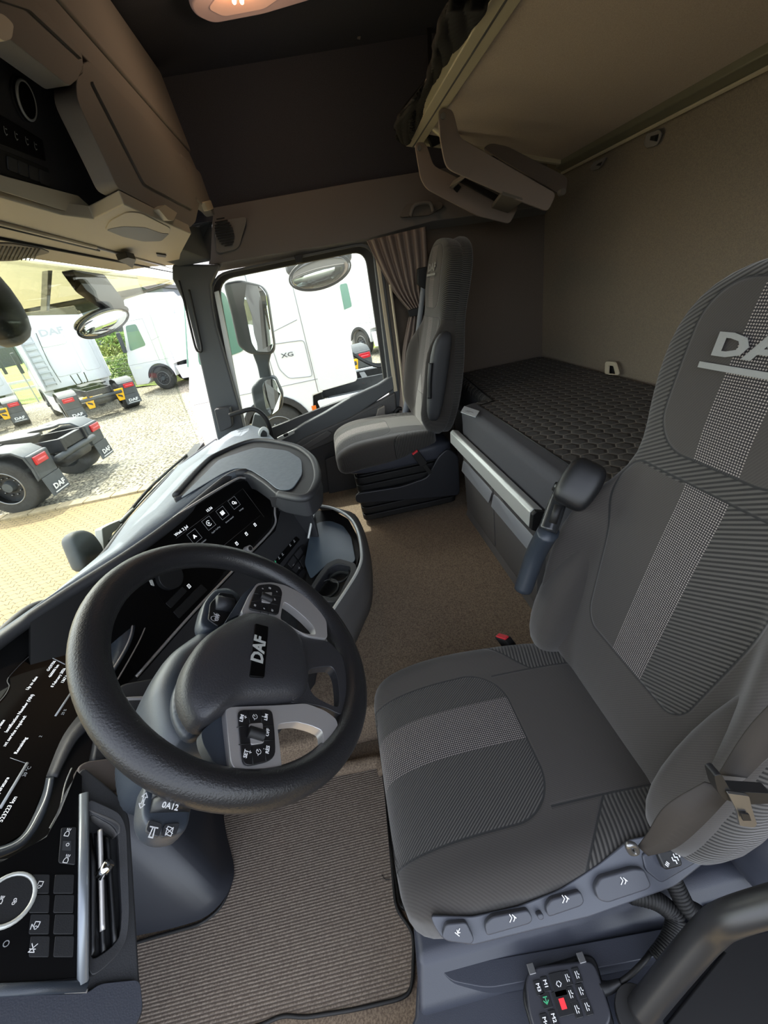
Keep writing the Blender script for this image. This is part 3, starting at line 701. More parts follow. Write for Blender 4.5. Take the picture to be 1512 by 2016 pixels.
bar = tag(tube('grab_bar', [at(1262, 1994, 'Z', .27), at(1330, 1910, 'Z', .36), at(1395, 1836, 'Z', .44), at(1440, 1806, 'Z', .49), at(1560, 1770, 'Z', .55)], .021, simple('bar rubber', '#252526', .35), n=24), 'thick dark grey grab bar bending across the bottom right corner', 'grab bar')
tag(cyl('bar_socket', at(1255, 2002, 'Z', .235), at(1258, 1996, 'Z', .262), .034, M['black']), 'black round socket holding the lower end of grab bar', 'socket')
tag(soft('reel_cover', at(1500, 1640, 'Z', .34), AX, V3((0, 0, 1)), V3((0, -1, 0)), [(-.07, .03, .03, 0, 0), (-.05, .07, .08, 0, 0), (0, .09, .12, 0, 0), (.12, .1, .14, 0, 0), (.3, .1, .14, 0, 0)], M['slate'], None, e=.5, n=40), 'rounded slate plastic belt reel cover behind the driver seat', 'cover')
# ribbed mat
mt = thing('floor_mat', 'brown ribbed floor mat with black stitched edge before driver seat', 'mat', at(560, 1800, 'Z', 0))
mo = ats([(560, 1530), (640, 1526), (748, 1511), (756, 1530), (760, 1562), (767, 1640), (780, 1792), (808, 1828), (816, 1850), (813, 1950), (795, 1968), (700, 1990), (600, 2006), (560, 2000), (510, 2024), (400, 2040), (180, 2060), (150, 1900), (300, 1850), (400, 1822), (440, 1790), (462, 1730), (452, 1690), (438, 1600)], 'Z', .004)
mo = rpoly(mo, .025, 4)
prism('mat', mo, (0, 0, .010), M['mat'], mt, bevel=0)
tube('stitched_edge', [p+V3((0, 0, .010)) for p in mo], .0042, M['black'], mt, closed=True, spline=False, n=8)
st(tube('trim_14', [at(x, y, 'Z', .03) for x, y in ((640, 1518), (700, 1508), (745, 1500), (756, 1520))], .02, M['carpet'], n=10))
tag(tube('lint', [at(752, 1722, 'Z', .016), at(758, 1731, 'Z', .017), at(767, 1731, 'Z', .016)], .0009, M['black']), 'tiny dark thread lying on the mat near its right edge', 'thread')

# ---------------------------------------------------------------- passenger seat
PS = V3((2.27, -.42, .655))
ps = copy_tree(ds) if False else seat('passenger_seat', 'narrow looking dark passenger seat beside the window curtain', PS)
soft('seat_box', PS+V3((0, -.03, -.13)), AX, V3((0, 0, 1)), V3((0, 1, 0)), [(-.1, .2, .03, 0, 0), (-.08, .24, .05, 0, 0), (.1, .25, .055, 0, 0), (.44, .25, .05, 0, 0), (.5, .22, .035, 0, .01), (.52, .18, .01, 0, .01)], M['slate'], ps, e=.35)
prism('side_valance', rpoly(ats([(700, 972), (790, 958), (842, 940), (862, 900), (882, 882), (903, 897), (906, 975), (800, 985), (700, 992)], 'X', 2.015), .03, 3), (.02, 0, 0), simple('valance', '#25272c', .4), ps, bevel=.008)
mb = MB()
for i in range(6):
    z = .20+i*.045; k = .012*(i % 2)
    mb.add(*prism_g(rpoly([V3((PS.x+a*(.235-.004*i+0), PS.y+b, z)) for a, b in ((-1, -.12), (1, -.12), (1, .43), (-1, .43))], .04), V3((0, 0, .036))))
    mb.add(*prism_g(rpoly([V3((PS.x+a*(.222-.004*i), PS.y+b, z+.034)) for a, b in ((-1, -.11), (1, -.11), (1, .42), (-1, .42))], .04), V3((0, 0, .013))))
mb.build('bellows', M['black'], ps, smooth=False, bevel=.006)
# raised armrest on its aisle side
an = (.0, .975, .22)
soft('armrest', V3((1.985, -.50, .98)), V3((1, 0, 0)), BF, BT, [(-.27, .012, .015, 0, 0), (-.25, .027, .035, 0, 0), (-.1, .032, .046, 0, 0), (.05, .032, .046, 0, 0), (.12, .028, .04, 0, -.01), (.15, .012, .015, 0, -.02)], M['dark'], ps, e=.6, n=32)
tube('armrest_handle', [V3((1.955, -.455, 1.0)), V3((1.952, -.44, .93)), V3((1.955, -.43, .84))], .011, M['darker'], ps)
c = at(826, 903, 'X', 1.99)
buckle('seatbelt_buckle', 'black buckle with pale red button beside passenger seat cushion', c, V3((0, .5, 1)), (-1, 0, 0), 1.2)
pb = thing('passenger_belt', 'sunlit pale grey taut belt strap hanging at the curtain side', 'seat belt', at(810, 700, 'X', 2.5))
strap([(at(829, 562, 'X', 2.50), at(839, 562, 'X', 2.50)), (at(812, 700, 'X', 2.52), at(821, 700, 'X', 2.52)), (at(789, 830, 'X', 2.54), at(801, 830, 'X', 2.54))], 0, M['belt_lit'], pb, 'webbing')
prism('upper_guide', rpoly(ats([(822, 528), (842, 524), (845, 552), (838, 570), (822, 560)], 'X', 2.48), .01), (.03, 0, 0), M['black'], pb, bevel=.006)
prism('tongue', rpoly(ats([(786, 826), (800, 828), (802, 842), (790, 848), (784, 838)], 'X', 2.52), .004), (.01, 0, 0), M['black'], pb, bevel=.002)
prism('tongue_blade', ats([(782, 846), (792, 843), (798, 852), (784, 853)], 'X', 2.52), (.004, 0, 0), M['steel'], pb, bevel=.001)
tag(tube('seat_bracket', ats([(785, 840), (776, 820), (784, 805), (795, 806)], 'X', 2.58), .012, M['black']), 'curved black hoop on the door pillar behind passenger seat', 'bracket')

# ---------------------------------------------------------------- lower bunk
bb = thing('bunk_base', 'grey bunk base with tall drawers under the mattress', 'cabinet', (1.4, -.9, FT))
YB = -.565
def yb(pts, y=YB): return ats(pts, 'Y', y)
X1 = 1.93
prism('body', [V3((x, y, FT)) for x, y in ((.36, -.74), (.92, -.74), (.95, YB-.03), (X1, YB-.03), (X1, -.72), (2.66, -.74), (2.66, -1.36), (.36, -1.36))], (0, 0, .41), M['drawer'], bb, bevel=.006)
XS = [1.93, 1.515, 1.10]
for i in range(2):
    xa, xb = XS[i]-.006, XS[i+1]+.006
    d = prism('drawer', rpoly([V3((xa, YB-.03, .20)), V3((xa, YB-.03, .545)), V3((xa-.12, YB-.03, .50)), V3((xb+.03, YB-.03, .50)), V3((xb, YB-.03, .535)), V3((xb, YB-.03, .20))], .012), (0, .03, 0), M['drawer'], bb, bevel=.008, seg=3)
    prism('pull_edge', rpoly([V3((xa-.004, YB, .495)), V3((xa-.05, YB, .50)), V3((xb+.05, YB, .50)), V3((xb+.004, YB, .495)), V3((xb+.01, YB+.014, .445)), V3((xa-.01, YB+.014, .445))], .004), (0, .004, -.004), simple('pull edge', '#7f8186', .45) if i == 0 else bpy.data.materials['pull edge'], d, bevel=.002)
prism('kickboard', [V3((X1-.01, YB-.02, FT)), V3((X1-.01, YB+.012, FT)), V3((X1-.01, YB-.005, FT+.05)), V3((X1-.01, YB-.02, FT+.05))], (-.98, 0, 0), M['drawer'], bb, bevel=.004)
mq = thing('mattress', 'thick dark quilted mattress on the lower bunk at back wall', 'mattress', (1.2, -1, .60))
ml = rpoly([V3((x, y, .595)) for x, y in ((.36, -.76), (.90, -.76), (.95, YB), (X1, YB), (X1+.02, -.70), (2.64, -.75), (2.66, -1.36), (.36, -1.36))], .05)
prism('cover', ml, (0, 0, .19), M['quilt'], mq, bevel=.035, seg=5)
tube('seam_piping', [V3((.97, -.64, .786)), V3((1.85, -.64, .786)), V3((1.87, -.72, .786)), V3((2.6, -.79, .786))], .0035, M['black'], mq, spline=False)
tl = prism('label_tag', ats([(914, 800), (944, 810), (936, 822), (907, 812)], 'Z', .789), (0, 0, .002), M['paint2'], mq, bevel=0)
v = MB(); Ft = fr2(at(925, 811, 'Z', .792), at(940, 816, 'Z', .792), V3((0, 0, 1)))
v.add(*strokes_g([[(-.03, .004), (.02, .004)], [(-.03, -.005), (.005, -.005)]], Ft, .003, .0004)); v.build('label_print', M['mid'], mq, smooth=False)
rr = thing('bunk_rail', 'pale silver rail along the front edge of the lower bunk', 'rail', (1.5, -.53, .6))
rp = [V3((1.94, y, z)) for y, z in ((-.555, .655), (-.525, .665), (-.512, .655), (-.508, .60), (-.525, .588), (-.555, .60))]
prism('profile', rp, (-.88, 0, 0), M['alu'], rr, bevel=.004)
prism('end_cap', [p+V3((-.88, 0, 0)) for p in rp], (-.02, 0, 0), M['black'], rr, bevel=.004)
tube('catch', [V3((1.03, -.55, .61)), V3((.99, -.53, .60)), V3((.96, -.54, .62))], .008, M['black'], rr)
for n_, q, sz in (('wall_hook', (1205, 722), 1.0),):
    h = thing('wall_socket', 'white square pull loop on back wall just above mattress', 'loop', at(1205, 735, 'Y', YR))
    ringplate('loop', rpoly(ats([(1193, 737), (1194, 711), (1214, 712), (1222, 738)], 'Y', YR+.03), .015, 4), rpoly(ats([(1200, 735), (1201, 719), (1210, 720), (1214, 736)], 'Y', YR+.03), .006, 4), (0, .008, 0), M['beige'], h, bevel=.002)
    prism('hole', ats([(1199, 736), (1200, 718), (1211, 719), (1215, 737)], 'Y', YR+.012), (0, .004, 0), M['black'], h, bevel=0)

for lab, P_, Q_ in (('slotted plastic hook on back wall under the rear rail, nearer the camera', [(1270, 284), (1276, 262), (1300, 254), (1306, 262), (1296, 286), (1276, 292)], [(1280, 276), (1282, 268), (1297, 264), (1294, 278)]), ('small plastic hook on back wall close to the folded ladder', [(1164, 330), (1172, 318), (1196, 308), (1190, 320), (1182, 332), (1168, 336)], [(1174, 326), (1178, 322), (1186, 318), (1182, 326)])):
    h = thing('wall_hook', lab, 'hook', at(P_[0][0], P_[0][1], 'Y', YR), group='wall hooks')
    prism('plate', rpoly(ats(P_, 'Y', YR+.012), .008, 3), (0, .008, 0), M['greige'], h, bevel=.003)
    prism('slots', ats(Q_, 'Y', YR+.022), (0, .002, 0), M['black'], h, bevel=0)

# ---------------------------------------------------------------- upper bunk, its rails, ladder, net
ub = thing('upper_bunk', 'underside of the upper bunk panel with cream metal rails', 'bunk', (1.2, -.95, 1.75))
XE = 2.47
F1 = V3((XE, -.565, 1.905)); R1 = V3((XE, -1.345, 1.715)); F0 = V3((-.1, -.565, 1.905)); R0 = V3((-.1, -1.345, 1.715))
f1, f0, r1, r0 = F1, F0, R1, R0
prism('panel', [f1+V3((-.03, -.02, .02)), f0+V3((0, -.02, .02)), r0+V3((0, .02, .02)), r1+V3((-.03, .02, .02))], (0, 0, .08), M['bunkcloth'], ub, bevel=.004)
d = (R1-F1).normalized(); nn = V3((1, 0, 0)).cross(d).normalized()
if nn.z > 0: nn = -nn
prism('front_rail', [V3((XE, -.562, 1.900)), V3((XE, -.632, 1.884)), V3((XE, -.632, 1.925)), V3((XE, -.552, 1.965))], (-2.57, 0, 0), M['bronze'], ub, bevel=.004)
prism('rail_groove', [V3((XE, -.594, 1.890)), V3((XE, -.598, 1.889)), V3((XE, -.598, 1.893)), V3((XE, -.594, 1.894))], (-2.57, 0, 0), M['mid'], ub, bevel=0)
prism('rear_rail', [r1+V3((0, -.012, -.022)), r1+V3((0, .03, .0)), r1+V3((0, .03, .05)), r1+V3((0, -.02, .05))], (-2.57, 0, 0), simple('rear rail', '#7d7a68', .4, metal=.5), ub, bevel=.004)
prism('rear_rail_edge', [r1+V3((0, -.004, -.030)), r1+V3((0, .004, -.024)), r1+V3((0, .0, -.018)), r1+V3((0, -.008, -.024))], (-2.57, 0, 0), M['beige'], ub, bevel=.001)
prism('end_frame', [F1+V3((-.02, 0, .0)), R1+V3((-.02, 0, 0)), R1+V3((-.02, 0, .06)), F1+V3((-.02, 0, .06))], (-.03, 0, 0), M['bronze'], ub, bevel=.004)
# folded ladder made of two bent side plates
ld = thing('folding_ladder', 'brown folded ladder with two bent side plates under upper bunk end', 'ladder', at(960, 330, 'X', 2.1))
XA, XC = 2.0, 2.26
n_pl = rpoly(ats([(863, 212), (886, 213), (894, 222), (905, 270), (1096, 381), (1079, 417), (1010, 390), (886, 335), (876, 322), (866, 270)], 'X', XA), .02, 3)
f_pl = rpoly(ats([(816, 280), (836, 279), (842, 290), (854, 326), (1000, 398), (1022, 405), (1004, 441), (940, 425), (840, 372), (828, 352)], 'X', XC), .02, 3)
prism('side_plate', n_pl, (.012, 0, 0), M['bolsterplastic'], ld, bevel=.003); prism('side_plate', f_pl, (.012, 0, 0), M['bolsterplastic'], ld, bevel=.003)
prism('rear_flap', rpoly(ats([(950, 292), (966, 281), (1000, 288), (1119, 349), (1113, 386), (1098, 380), (1060, 358)], 'X', XA+.05), .02, 3), (.012, 0, 0), simple('flap', '#5b5048', .65), ld, bevel=.003)
prism('tread', [at(1030, 397, 'X', XA), at(988, 383, 'X', XA), at(968, 410, 'X', XC), at(1000, 420, 'X', XC)], (0, 0, .015), M['greige2'], ld, bevel=.003)
prism('spreader', [at(924, 343, 'X', XA), at(918, 347, 'X', XA), at(884, 368, 'X', XC), at(890, 372, 'X', XC)], (0, -.02, .02), M['greige'], ld, bevel=.002)
prism('cross_bar', [at(905, 345, 'X', XC-.03), at(990, 388, 'X', XC-.03), at(982, 398, 'X', XC-.03), at(898, 352, 'X', XC-.03)], (.02, 0, 0), M['black'], ld, bevel=.003)
prism('lever_hole', rpoly(ats([(892, 372), (902, 362), (908, 368), (900, 380)], 'X', XC-.001), .004), (-.002, 0, 0), M['black'], ld, bevel=0)
for q, x_ in (((872, 229), XA), ((825, 292), XC)):
    c = at(q[0], q[1], 'X', x_); cyl('screw', c, c-V3((.006, 0, 0)), .010, M['steel'], ld)
cyl('hinge_knob', at(1102, 380, 'X', XA), at(1102, 380, 'X', XA)+V3((-.03, 0, 0)), .012, M['greige2'], ld)
tag(tube('bunk_tube', ats([(838, 232), (880, 268), (960, 312)], 'X', 2.3), .018, M['bronze']), 'short metal tube joining ladder and upper bunk frame', 'tube')
tag(prism('bunk_bracket', ats([(835, 250), (846, 235), (860, 240), (880, 275), (850, 290)], 'X', 2.38), (.02, 0, 0), M['black'], bevel=.005), 'black latch bracket at the end of the upper bunk', 'bracket')
# black safety net piled on the bunk edge
nt_ = thing('safety_net', 'black knotted safety net bunched over the upper bunk front rail', 'net', at(840, 150, 'X', 2.3))
prof = [(982, -30, 900, -30), (940, 30, 872, 40), (905, 80, 862, 90), (880, 130, 845, 150), (850, 185, 800, 210), (815, 262, 783, 232), (806, 276, 786, 262)]
A_ = crom([(p[0], p[1], 0) for p in prof], 6); B_ = crom([(p[2], p[3], 0) for p in prof], 6)
nu = 12; v = []; f = []
for i, (a, b) in enumerate(zip(A_, B_)):
    for j in range(nu+1):
        s = j/nu; xx = 1.25+i/len(A_)*1.2
        q = a.lerp(b, s); v.append(at(q.x, q.y, V3((xx, -.545+.03*math.sin(s*9+i*.5)-.03, 1.9)), V3((0, -1, .05))) if False else at(q.x, q.y, 'X', xx+.02*math.sin(i*1.1+j)))
for i in range(len(A_)-1):
    for j in range(nu): a = i*(nu+1)+j; f.append((a, a+1, a+nu+2, a+nu+1))
sh = mesh('net_shade_sheet', [V3(q)+V3((.06, 0, 0)) for q in v], f, simple('net shadow', '#141312', .9), nt_, thick=.02)  # dark sheet behind the cords, painted shade of the bunched net
kn_ = MB(); rr_ = len(A_)
for i in range(0, rr_-1):
    for j in range(nu):
        p0, p1, p2 = v[i*(nu+1)+j], v[i*(nu+1)+j+1], v[(i+1)*(nu+1)+j]
        for k in range(3):
            t = k/3; a0 = p0.lerp(p2, t); a1 = p1.lerp(v[(i+1)*(nu+1)+j+1], t)
            w1 = V3((-.012*((i*3+k+j) % 2), 0, 0)); w2 = V3((-.012*((i*3+k+j+1) % 2), 0, 0))
            kn_.tube([a0+w1, a1+w2], .0042, n=4, spline=False)
        kn_.tube([p0, p2], .004, n=4, spline=False)
kn_.build('net_mesh', M['net'], nt_, smooth=False)
tube('hem_cord', ats([(783, 232), (800, 208), (845, 150)], 'X', 2.4)+ats([(862, 92)], 'X', 2.0), .008, M['black'], nt_)
# ---------------------------------------------------------------- steering wheel
WC = V3((.494, .227, .897)); WN = V3((-.0353, -.7002, .7131)).normalized(); WU = V3((.9987, -.0504, 0)); WV = WN.cross(WU)
def wp(pts, h=0): return ats(pts, WC+WN*h, WN)
sw = thing('steering_wheel', 'black leather steering wheel with silver spokes and branded hub badge', 'steering wheel', WC)
rim = [WC+WN*-.004+(WU*math.cos(a)+WV*math.sin(a))*.2055 for a in [2*math.pi*i/96 for i in range(96)]]
tube('rim', rim, .0225, M['rim'], sw, closed=True, spline=False, n=24, up=WN)
def dome(name, pts, n, hs, mat, parent, sub=1, **k):
    """outline pushed along n while shrinking: hs = list of (height, scale)"""
    pts = [V3(p) for p in pts]; c = sum(pts, V3((0, 0, 0)))/len(pts); v = []; f = []; m_ = len(pts)
    for h, s in hs: v += [c+(p-c)*s+n*h for p in pts]
    for i in range(len(hs)-1):
        for j in range(m_): f.append((i*m_+j, i*m_+(j+1) % m_, (i+1)*m_+(j+1) % m_, (i+1)*m_+j))
    f += [tuple(range(m_-1, -1, -1)), tuple((len(hs)-1)*m_+j for j in range(m_))]
    nn = V3((0, 0, 0))
    for i in range(m_): nn += pts[i].cross(pts[(i+1) % m_])
    if nn.dot(n) < 0: f = [q[::-1] for q in f]
    return mesh(name, v, f, mat, parent, sub=sub, **k)
hub = rpoly(wp([(352, 1356), (361, 1310), (391, 1262), (442, 1228), (488, 1208), (543, 1220), (585, 1250), (604, 1300), (606, 1352), (590, 1384), (543, 1390), (450, 1396), (395, 1440), (363, 1399)]), .02, 3)
dome('hub_cover', hub, WN, [(-.035, .98), (-.02, 1.0), (0, 1.0), (.010, .97), (.018, .90), (.024, .78), (.0275, .6), (.029, .4), (.029, .1)], M['hub'], sw)
dome('hub_back', hub, WN, [(-.075, .8), (-.05, .97), (-.02, .985)], M['column'], sw)
# lower twin spoke around the small opening
sp_o = rpoly(wp([(585, 1245), (610, 1256), (648, 1262), (674, 1290), (690, 1340), (690, 1400), (672, 1408), (640, 1392), (600, 1384), (570, 1385), (590, 1330)], .004), .01, 3)
sp_i = rpoly(wp([(606, 1318), (628, 1313), (655, 1311), (664, 1330), (668, 1362), (668, 1392), (658, 1390), (640, 1382), (622, 1372), (612, 1360), (606, 1340)], .004), .01, 3)
ringplate('lower_spoke', sp_o, sp_i, -WN*.018, M['hub'], sw, bevel=.005, seg=3)
# silver spoke frames, each with its opening, button pod and roller
def frame(outer, inner, pod, roll, sym):
    o = ringplate('spoke_frame', rpoly(wp(outer, .008), .008, 3), rpoly(wp(inner, .008), .006, 3), -WN*.016, M['silver'], sw, bevel=.004, seg=3)
    b = prism('button_pod', rpoly(wp(pod, .0085), .008, 3), WN*.0035, M['gloss2'], sw, bevel=.0015)
    rf = prism('roller_frame', rpoly(wp(roll, .0118), .003, 3), WN*.002, M['silver'], b, bevel=.0008)
    cx = sum((p for p in wp(roll, .0135)), V3((0, 0, 0)))/4
    r = cyl('roller', cx-WV*.011, cx+WV*.011, .0075, M['black'], sw, n=20)
    return b
M['gloss2'] = simple('pod face', '#1b1b1d', .3)
o1 = [(443, 1394), (458, 1391), (543, 1388), (603, 1384), (640, 1398), (664, 1416), (668, 1456), (648, 1492), (603, 1522), (548, 1533), (472, 1520), (456, 1508)]
i1 = [(546, 1426), (562, 1423), (584, 1421), (612, 1428), (635, 1438), (637, 1455), (635, 1472), (620, 1488), (603, 1500), (580, 1510), (556, 1517), (551, 1465)]
o2 = [(474, 1207), (492, 1168), (506, 1148), (535, 1146), (562, 1152), (590, 1166), (622, 1192), (643, 1222), (645, 1257), (604, 1252), (575, 1236), (530, 1214)]
i2 = [(552, 1219), (554, 1205), (556, 1195), (558, 1184), (566, 1188), (580, 1198), (600, 1215), (619, 1235), (622, 1250), (600, 1247), (585, 1240), (568, 1229)]
b1 = frame(o1, i1, [(466, 1400), (534, 1399), (539, 1442), (541, 1488), (528, 1501), (488, 1511), (476, 1506)], [(489, 1426), (516, 1424), (519, 1464), (493, 1468)], 0)
b2 = frame(o2, i2, [(487, 1201), (496, 1175), (505, 1154), (530, 1151), (549, 1156), (555, 1168), (547, 1213), (520, 1207)], [(516, 1168), (535, 1167), (532, 1189), (514, 1186)], 0)
# dark wing joining the near pod to the hub
prism('near_wing', rpoly(wp([(395, 1441), (448, 1394), (462, 1505), (444, 1524), (420, 1500), (400, 1465)], -.004), .006, 3), -WN*.016, M['column'], sw, bevel=.004)
prism('far_wing', rpoly(wp([(445, 1222), (478, 1170), (505, 1146), (500, 1160), (478, 1206)], -.002), .004, 3), -WN*.016, M['column'], sw, bevel=.004)
# button divisions and print
def wsym(q, L, pr, h=.0122, sc=.0031, wd=.0007):
    o = at(q[0], q[1], WC+WN*h, WN); F = Fr(o, WU, WV)
    v, f = strokes_g([[(x*sc, y*sc) for x, y in l] for l in L], F, wd, .0003); mesh('symbol', v, f, M['white'], pr, smooth=False)
def wtext(q, s, pr, size=.0066, h=.0122):
    o = at(q[0], q[1], WC+WN*h, WN); text('lettering', s, Fr(o, WU, WV), size, M['white'], pr, bold=.02, c=.0003)
for a, b in (((466, 1432), (488, 1427)), ((518, 1430), (537, 1428)), ((470, 1466), (492, 1464)), ((519, 1458), (540, 1457)), ((492, 1424), (488, 1401)), ((515, 1422), (514, 1400)), ((496, 1470), (498, 1506)), ((520, 1468), (524, 1500))):
    p, q = wp([a, b], .0122); v, f = tube_g([p, q], .0006, n=6, spline=False); mesh('key_gap', v, f, M['black'], b1)
for a, b in (((500, 1168), (515, 1171)), ((495, 1184), (513, 1183)), ((536, 1172), (554, 1174)), ((533, 1188), (551, 1192)), ((520, 1152), (522, 1167)), ((517, 1190), (513, 1206)), ((530, 1190), (528, 1210))):
    p, q = wp([a, b], .0122); v, f = tube_g([p, q], .0006, n=6, spline=False); mesh('key_gap', v, f, M['black'], b2)
wtext((476, 1414), 'LIM', b1); wsym((483, 1412), [[(-.6, 0), (.6, 0)], [(0, -.6), (0, .6)]], b1)
wtext((524, 1412), 'LIM', b1, .0062); wsym((518, 1411), [[(0, -.6), (0, .6)]], b1)
wtext((527, 1442), 'OFF', b1, .0062); wtext((484, 1484), 'SET', b1); wsym((492, 1481), [[(-.6, 0), (.6, 0)], [(0, -.6), (0, .6)]], b1)
wtext((527, 1476), 'RES', b1, .0066); wsym((521, 1475), [[(0, -.5), (0, .5)]], b1)
for q in ((502, 1411), (509, 1480)):
    wsym(q, [circ(0, 0, 1.0, 14, 60, 360), [(0, 0), (.8, .8)], [(-1.6, 0), (-1, 0)]], b1)
for q, L in (((517, 1159), [circ(0, 0, .5, 8)]), ((531, 1158), [[(-.7, -.7), (.7, -.7), (.7, .7), (-.7, .7), (-.7, -.7)], [(0, -.5), (0, .5)]]), ((545, 1165), [circ(0, 0, .4, 8)]), ((541, 1180), [[(-.9, 0), (.6, 0), (.6, .7)], [(-.9, 0), (-.5, .5)], [(-.9, 0), (-.5, -.5)]]), ((502, 1192), [[(-.7, -.5), (-.7, .5), (.2, .5), (.2, -.5), (-.7, -.5)], [(.7, -.6), (.7, .7)]]), ((536, 1202), [[(-.7, -.5), (-.7, .5), (.2, .5), (.2, -.5), (-.7, -.5)], [(.6, -.6), (1, .7)]]), ((520, 1198), [[(-.6, 0), (.6, .2)], [(-.2, -.6), (0, .7)]])):
    wsym(q, L, b2, sc=.0026, wd=.0006)
bd = rpoly(wp([(501, 1229), (527, 1236), (519, 1336), (490, 1334)], .027), .002, 2)
bg_ = prism('hub_badge', bd, WN*.0035, M['gloss'], sw, bevel=.001)
ce = sum(wp([(501, 1229), (527, 1236), (519, 1336), (490, 1334)], .0308), V3((0, 0, 0)))/4
text('badge_lettering', 'DAF', Fr(ce+WU*.002, WU+WV*.06, WV), .026, M['alu'], bg_, bold=.035, sx=1.0, c=.0004)
v, f = strokes_g([[(-.003, .003), (.003, .003)], [(-.003, .003), (-.003, -.003)], [(-.003, .003), (.003, -.003)]], Fr(at(580, 1376, WC+WN*.019, WN), WU, WV), .0007, .0005)
mesh('moulded_mark', v, f, M['mid'], sw, smooth=False)

# ---------------------------------------------------------------- steering column with its stalks
sc = thing('steering_column', 'blue-grey plastic steering column shroud behind the wheel hub', 'steering column', WC-WN*.2)
so = rpoly(wp([(300, 1400), (296, 1350), (330, 1290), (395, 1245), (470, 1205), (540, 1230), (575, 1300), (560, 1380), (500, 1440), (440, 1490), (360, 1490), (318, 1470)], -.075), .02, 3)
dome('shroud', so, -WN, [(-.035, .62), (-.03, .78), (-.02, .92), (-.005, 1.0), (.03, 1.03), (.09, .98), (.16, .9), (.26, .8)], M['column'], sc)
def stalk(name, outline, h, th, mat, lab):
    o = dome(name, rpoly(wp(outline, h), .012, 3), WN, [(-th, .86), (-th*.7, .98), (0, 1.0), (th*.25, .97), (th*.33, .88), (th*.33, .2)], mat, sc); return o
ns = stalk('indicator_stalk', [(284, 1536), (330, 1530), (380, 1556), (372, 1600), (366, 1640), (340, 1655), (300, 1652), (272, 1620), (276, 1570)], -.045, .03, M['column'], '')
F_ = lambda q, h=-.033: Fr(at(q[0], q[1], WC+WN*h, WN), WU, WV)
prism('key_horn', rpoly(wp([(291, 1616), (318, 1624), (310, 1652), (284, 1640)], -.036), .003), WN*.004, M['dark'], ns, bevel=.001)
prism('key_washer', rpoly(wp([(321, 1625), (352, 1622), (344, 1648), (314, 1652)], -.036), .003), WN*.004, M['dark'], ns, bevel=.001)
tw = tube('twist_ring', wp([(338, 1568), (334, 1600)], -.036), .021, M['darker'], ns, n=20)
tube('twist_ring_upper', wp([(342, 1560), (340, 1572)], -.032), .022, M['dark'], ns, n=20)
text('lettering', '0A12', Fr(at(335, 1588, WC+WN*-.0135, WN), -WV, WU), .0080, M['white'], ns, bold=.02)
v, f = strokes_g([[(-.005, -.002), (.004, -.001), (.004, .004)], [(.004, 0), (.004, -.004)], [(-.005, .002), (-.005, -.002)], [(-.005, .002), (.004, .001)]], F_((300, 1638), -.0315), .0012, .0006); mesh('symbol', v, f, M['white'], ns, smooth=False)
v, f = strokes_g([[(-.004, -.003), (.003, -.003), (.004, .003), (-.003, .003), (-.004, -.003)], [(-.004, .003), (.004, -.003)], [(-.0015, -.004), (.002, .004)]], F_((333, 1637), -.0315), .0008, .0006); mesh('symbol', v, f, M['white'], ns, smooth=False)
v, f = strokes_g([[(-.007, 0), (-.003, .003), (-.003, .001), (0, .001), (0, -.001), (-.003, -.001), (-.003, -.003), (-.007, 0)], [(.008, 0), (.004, .003), (.004, .001), (.001, .001), (.001, -.001), (.004, -.001), (.004, -.003), (.008, 0)]], F_((281, 1578), -.033), .0009, .0012); mesh('symbol', v, f, M['white'], ns, smooth=False)
fs = stalk('gear_stalk', [(388, 1232), (398, 1190), (420, 1163), (450, 1160), (476, 1180), (470, 1215), (440, 1240), (405, 1250)], -.05, .03, M['column'], '')
prism('face', rpoly(wp([(408, 1222), (412, 1190), (432, 1168), (458, 1172), (468, 1190), (455, 1215), (428, 1236)], -.040), .004), WN*.004, M['darker'], fs, bevel=.002)
tube('knurled_ring', wp([(424, 1188), (456, 1194)], -.036), .0145, M['dark'], fs, n=18)
text('lettering', 'DNR', Fr(at(447, 1180, WC+WN*-.028, WN), V3(WU*.2-WV), WU), .011, M['glowdim'], fs, bold=.01)
text('lettering', 'OFF', Fr(at(428, 1216, WC+WN*-.0355, WN), WU, WV), .0095, M['white'], fs, bold=.02)
v, f = strokes_g([circ(0, 0, .005, 12), [(.008, -.006), (.012, .004)], [(.008, .002), (.012, -.006)]], Fr(at(421, 1218, WC+WN*-.0355, WN), WU, WV), .001, .0003); mesh('symbol', v, f, M['white'], fs, smooth=False)
# ---------------------------------------------------------------- dashboard
db = thing('dashboard', 'wraparound truck dashboard with tilted screens and tray in front of the wheel', 'dashboard', (1.0, .6, 0))
ZL = .88
def z_(pts, z=ZL): return ats(pts, 'Z', z)
# blue-grey top between the lip and the windscreen
def patch(name, A, B, mat, parent, th=.02, n=1, **k):
    """surface between two edges with the same number of points"""
    v = []; f = []; m_ = len(A)
    for i in range(n+1):
        for a, b in zip(A, B): v.append(V3(a).lerp(V3(b), i/n))
    for i in range(n):
        for j in range(m_-1): a = i*m_+j; f.append((a, a+1, a+m_+1, a+m_))
    return mesh(name, v, f, mat, parent, thick=th, **k)
lipA = z_([(-60, 1300), (0, 1253), (120, 1170), (250, 1085), (340, 1020), (430, 950), (468, 932)])
wsb = z_([(-120, 1340), (0, 1240), (120, 1155), (205, 1095), (262, 1010), (345, 930), (420, 885)], .80)
wsb[0] = V3((.1, .93, .76)); wsb[1] = V3((.6, .93, .76))
bot = ats([(120, 1165), (215, 1085), (262, 1018), (352, 920), (425, 868)], 'Y', .905)
far = [V3((.1, .92, .76)), V3((.72, .92, .76))]+bot
patch('top_panel', lipA, far, M['dashtop'], db, n=3)
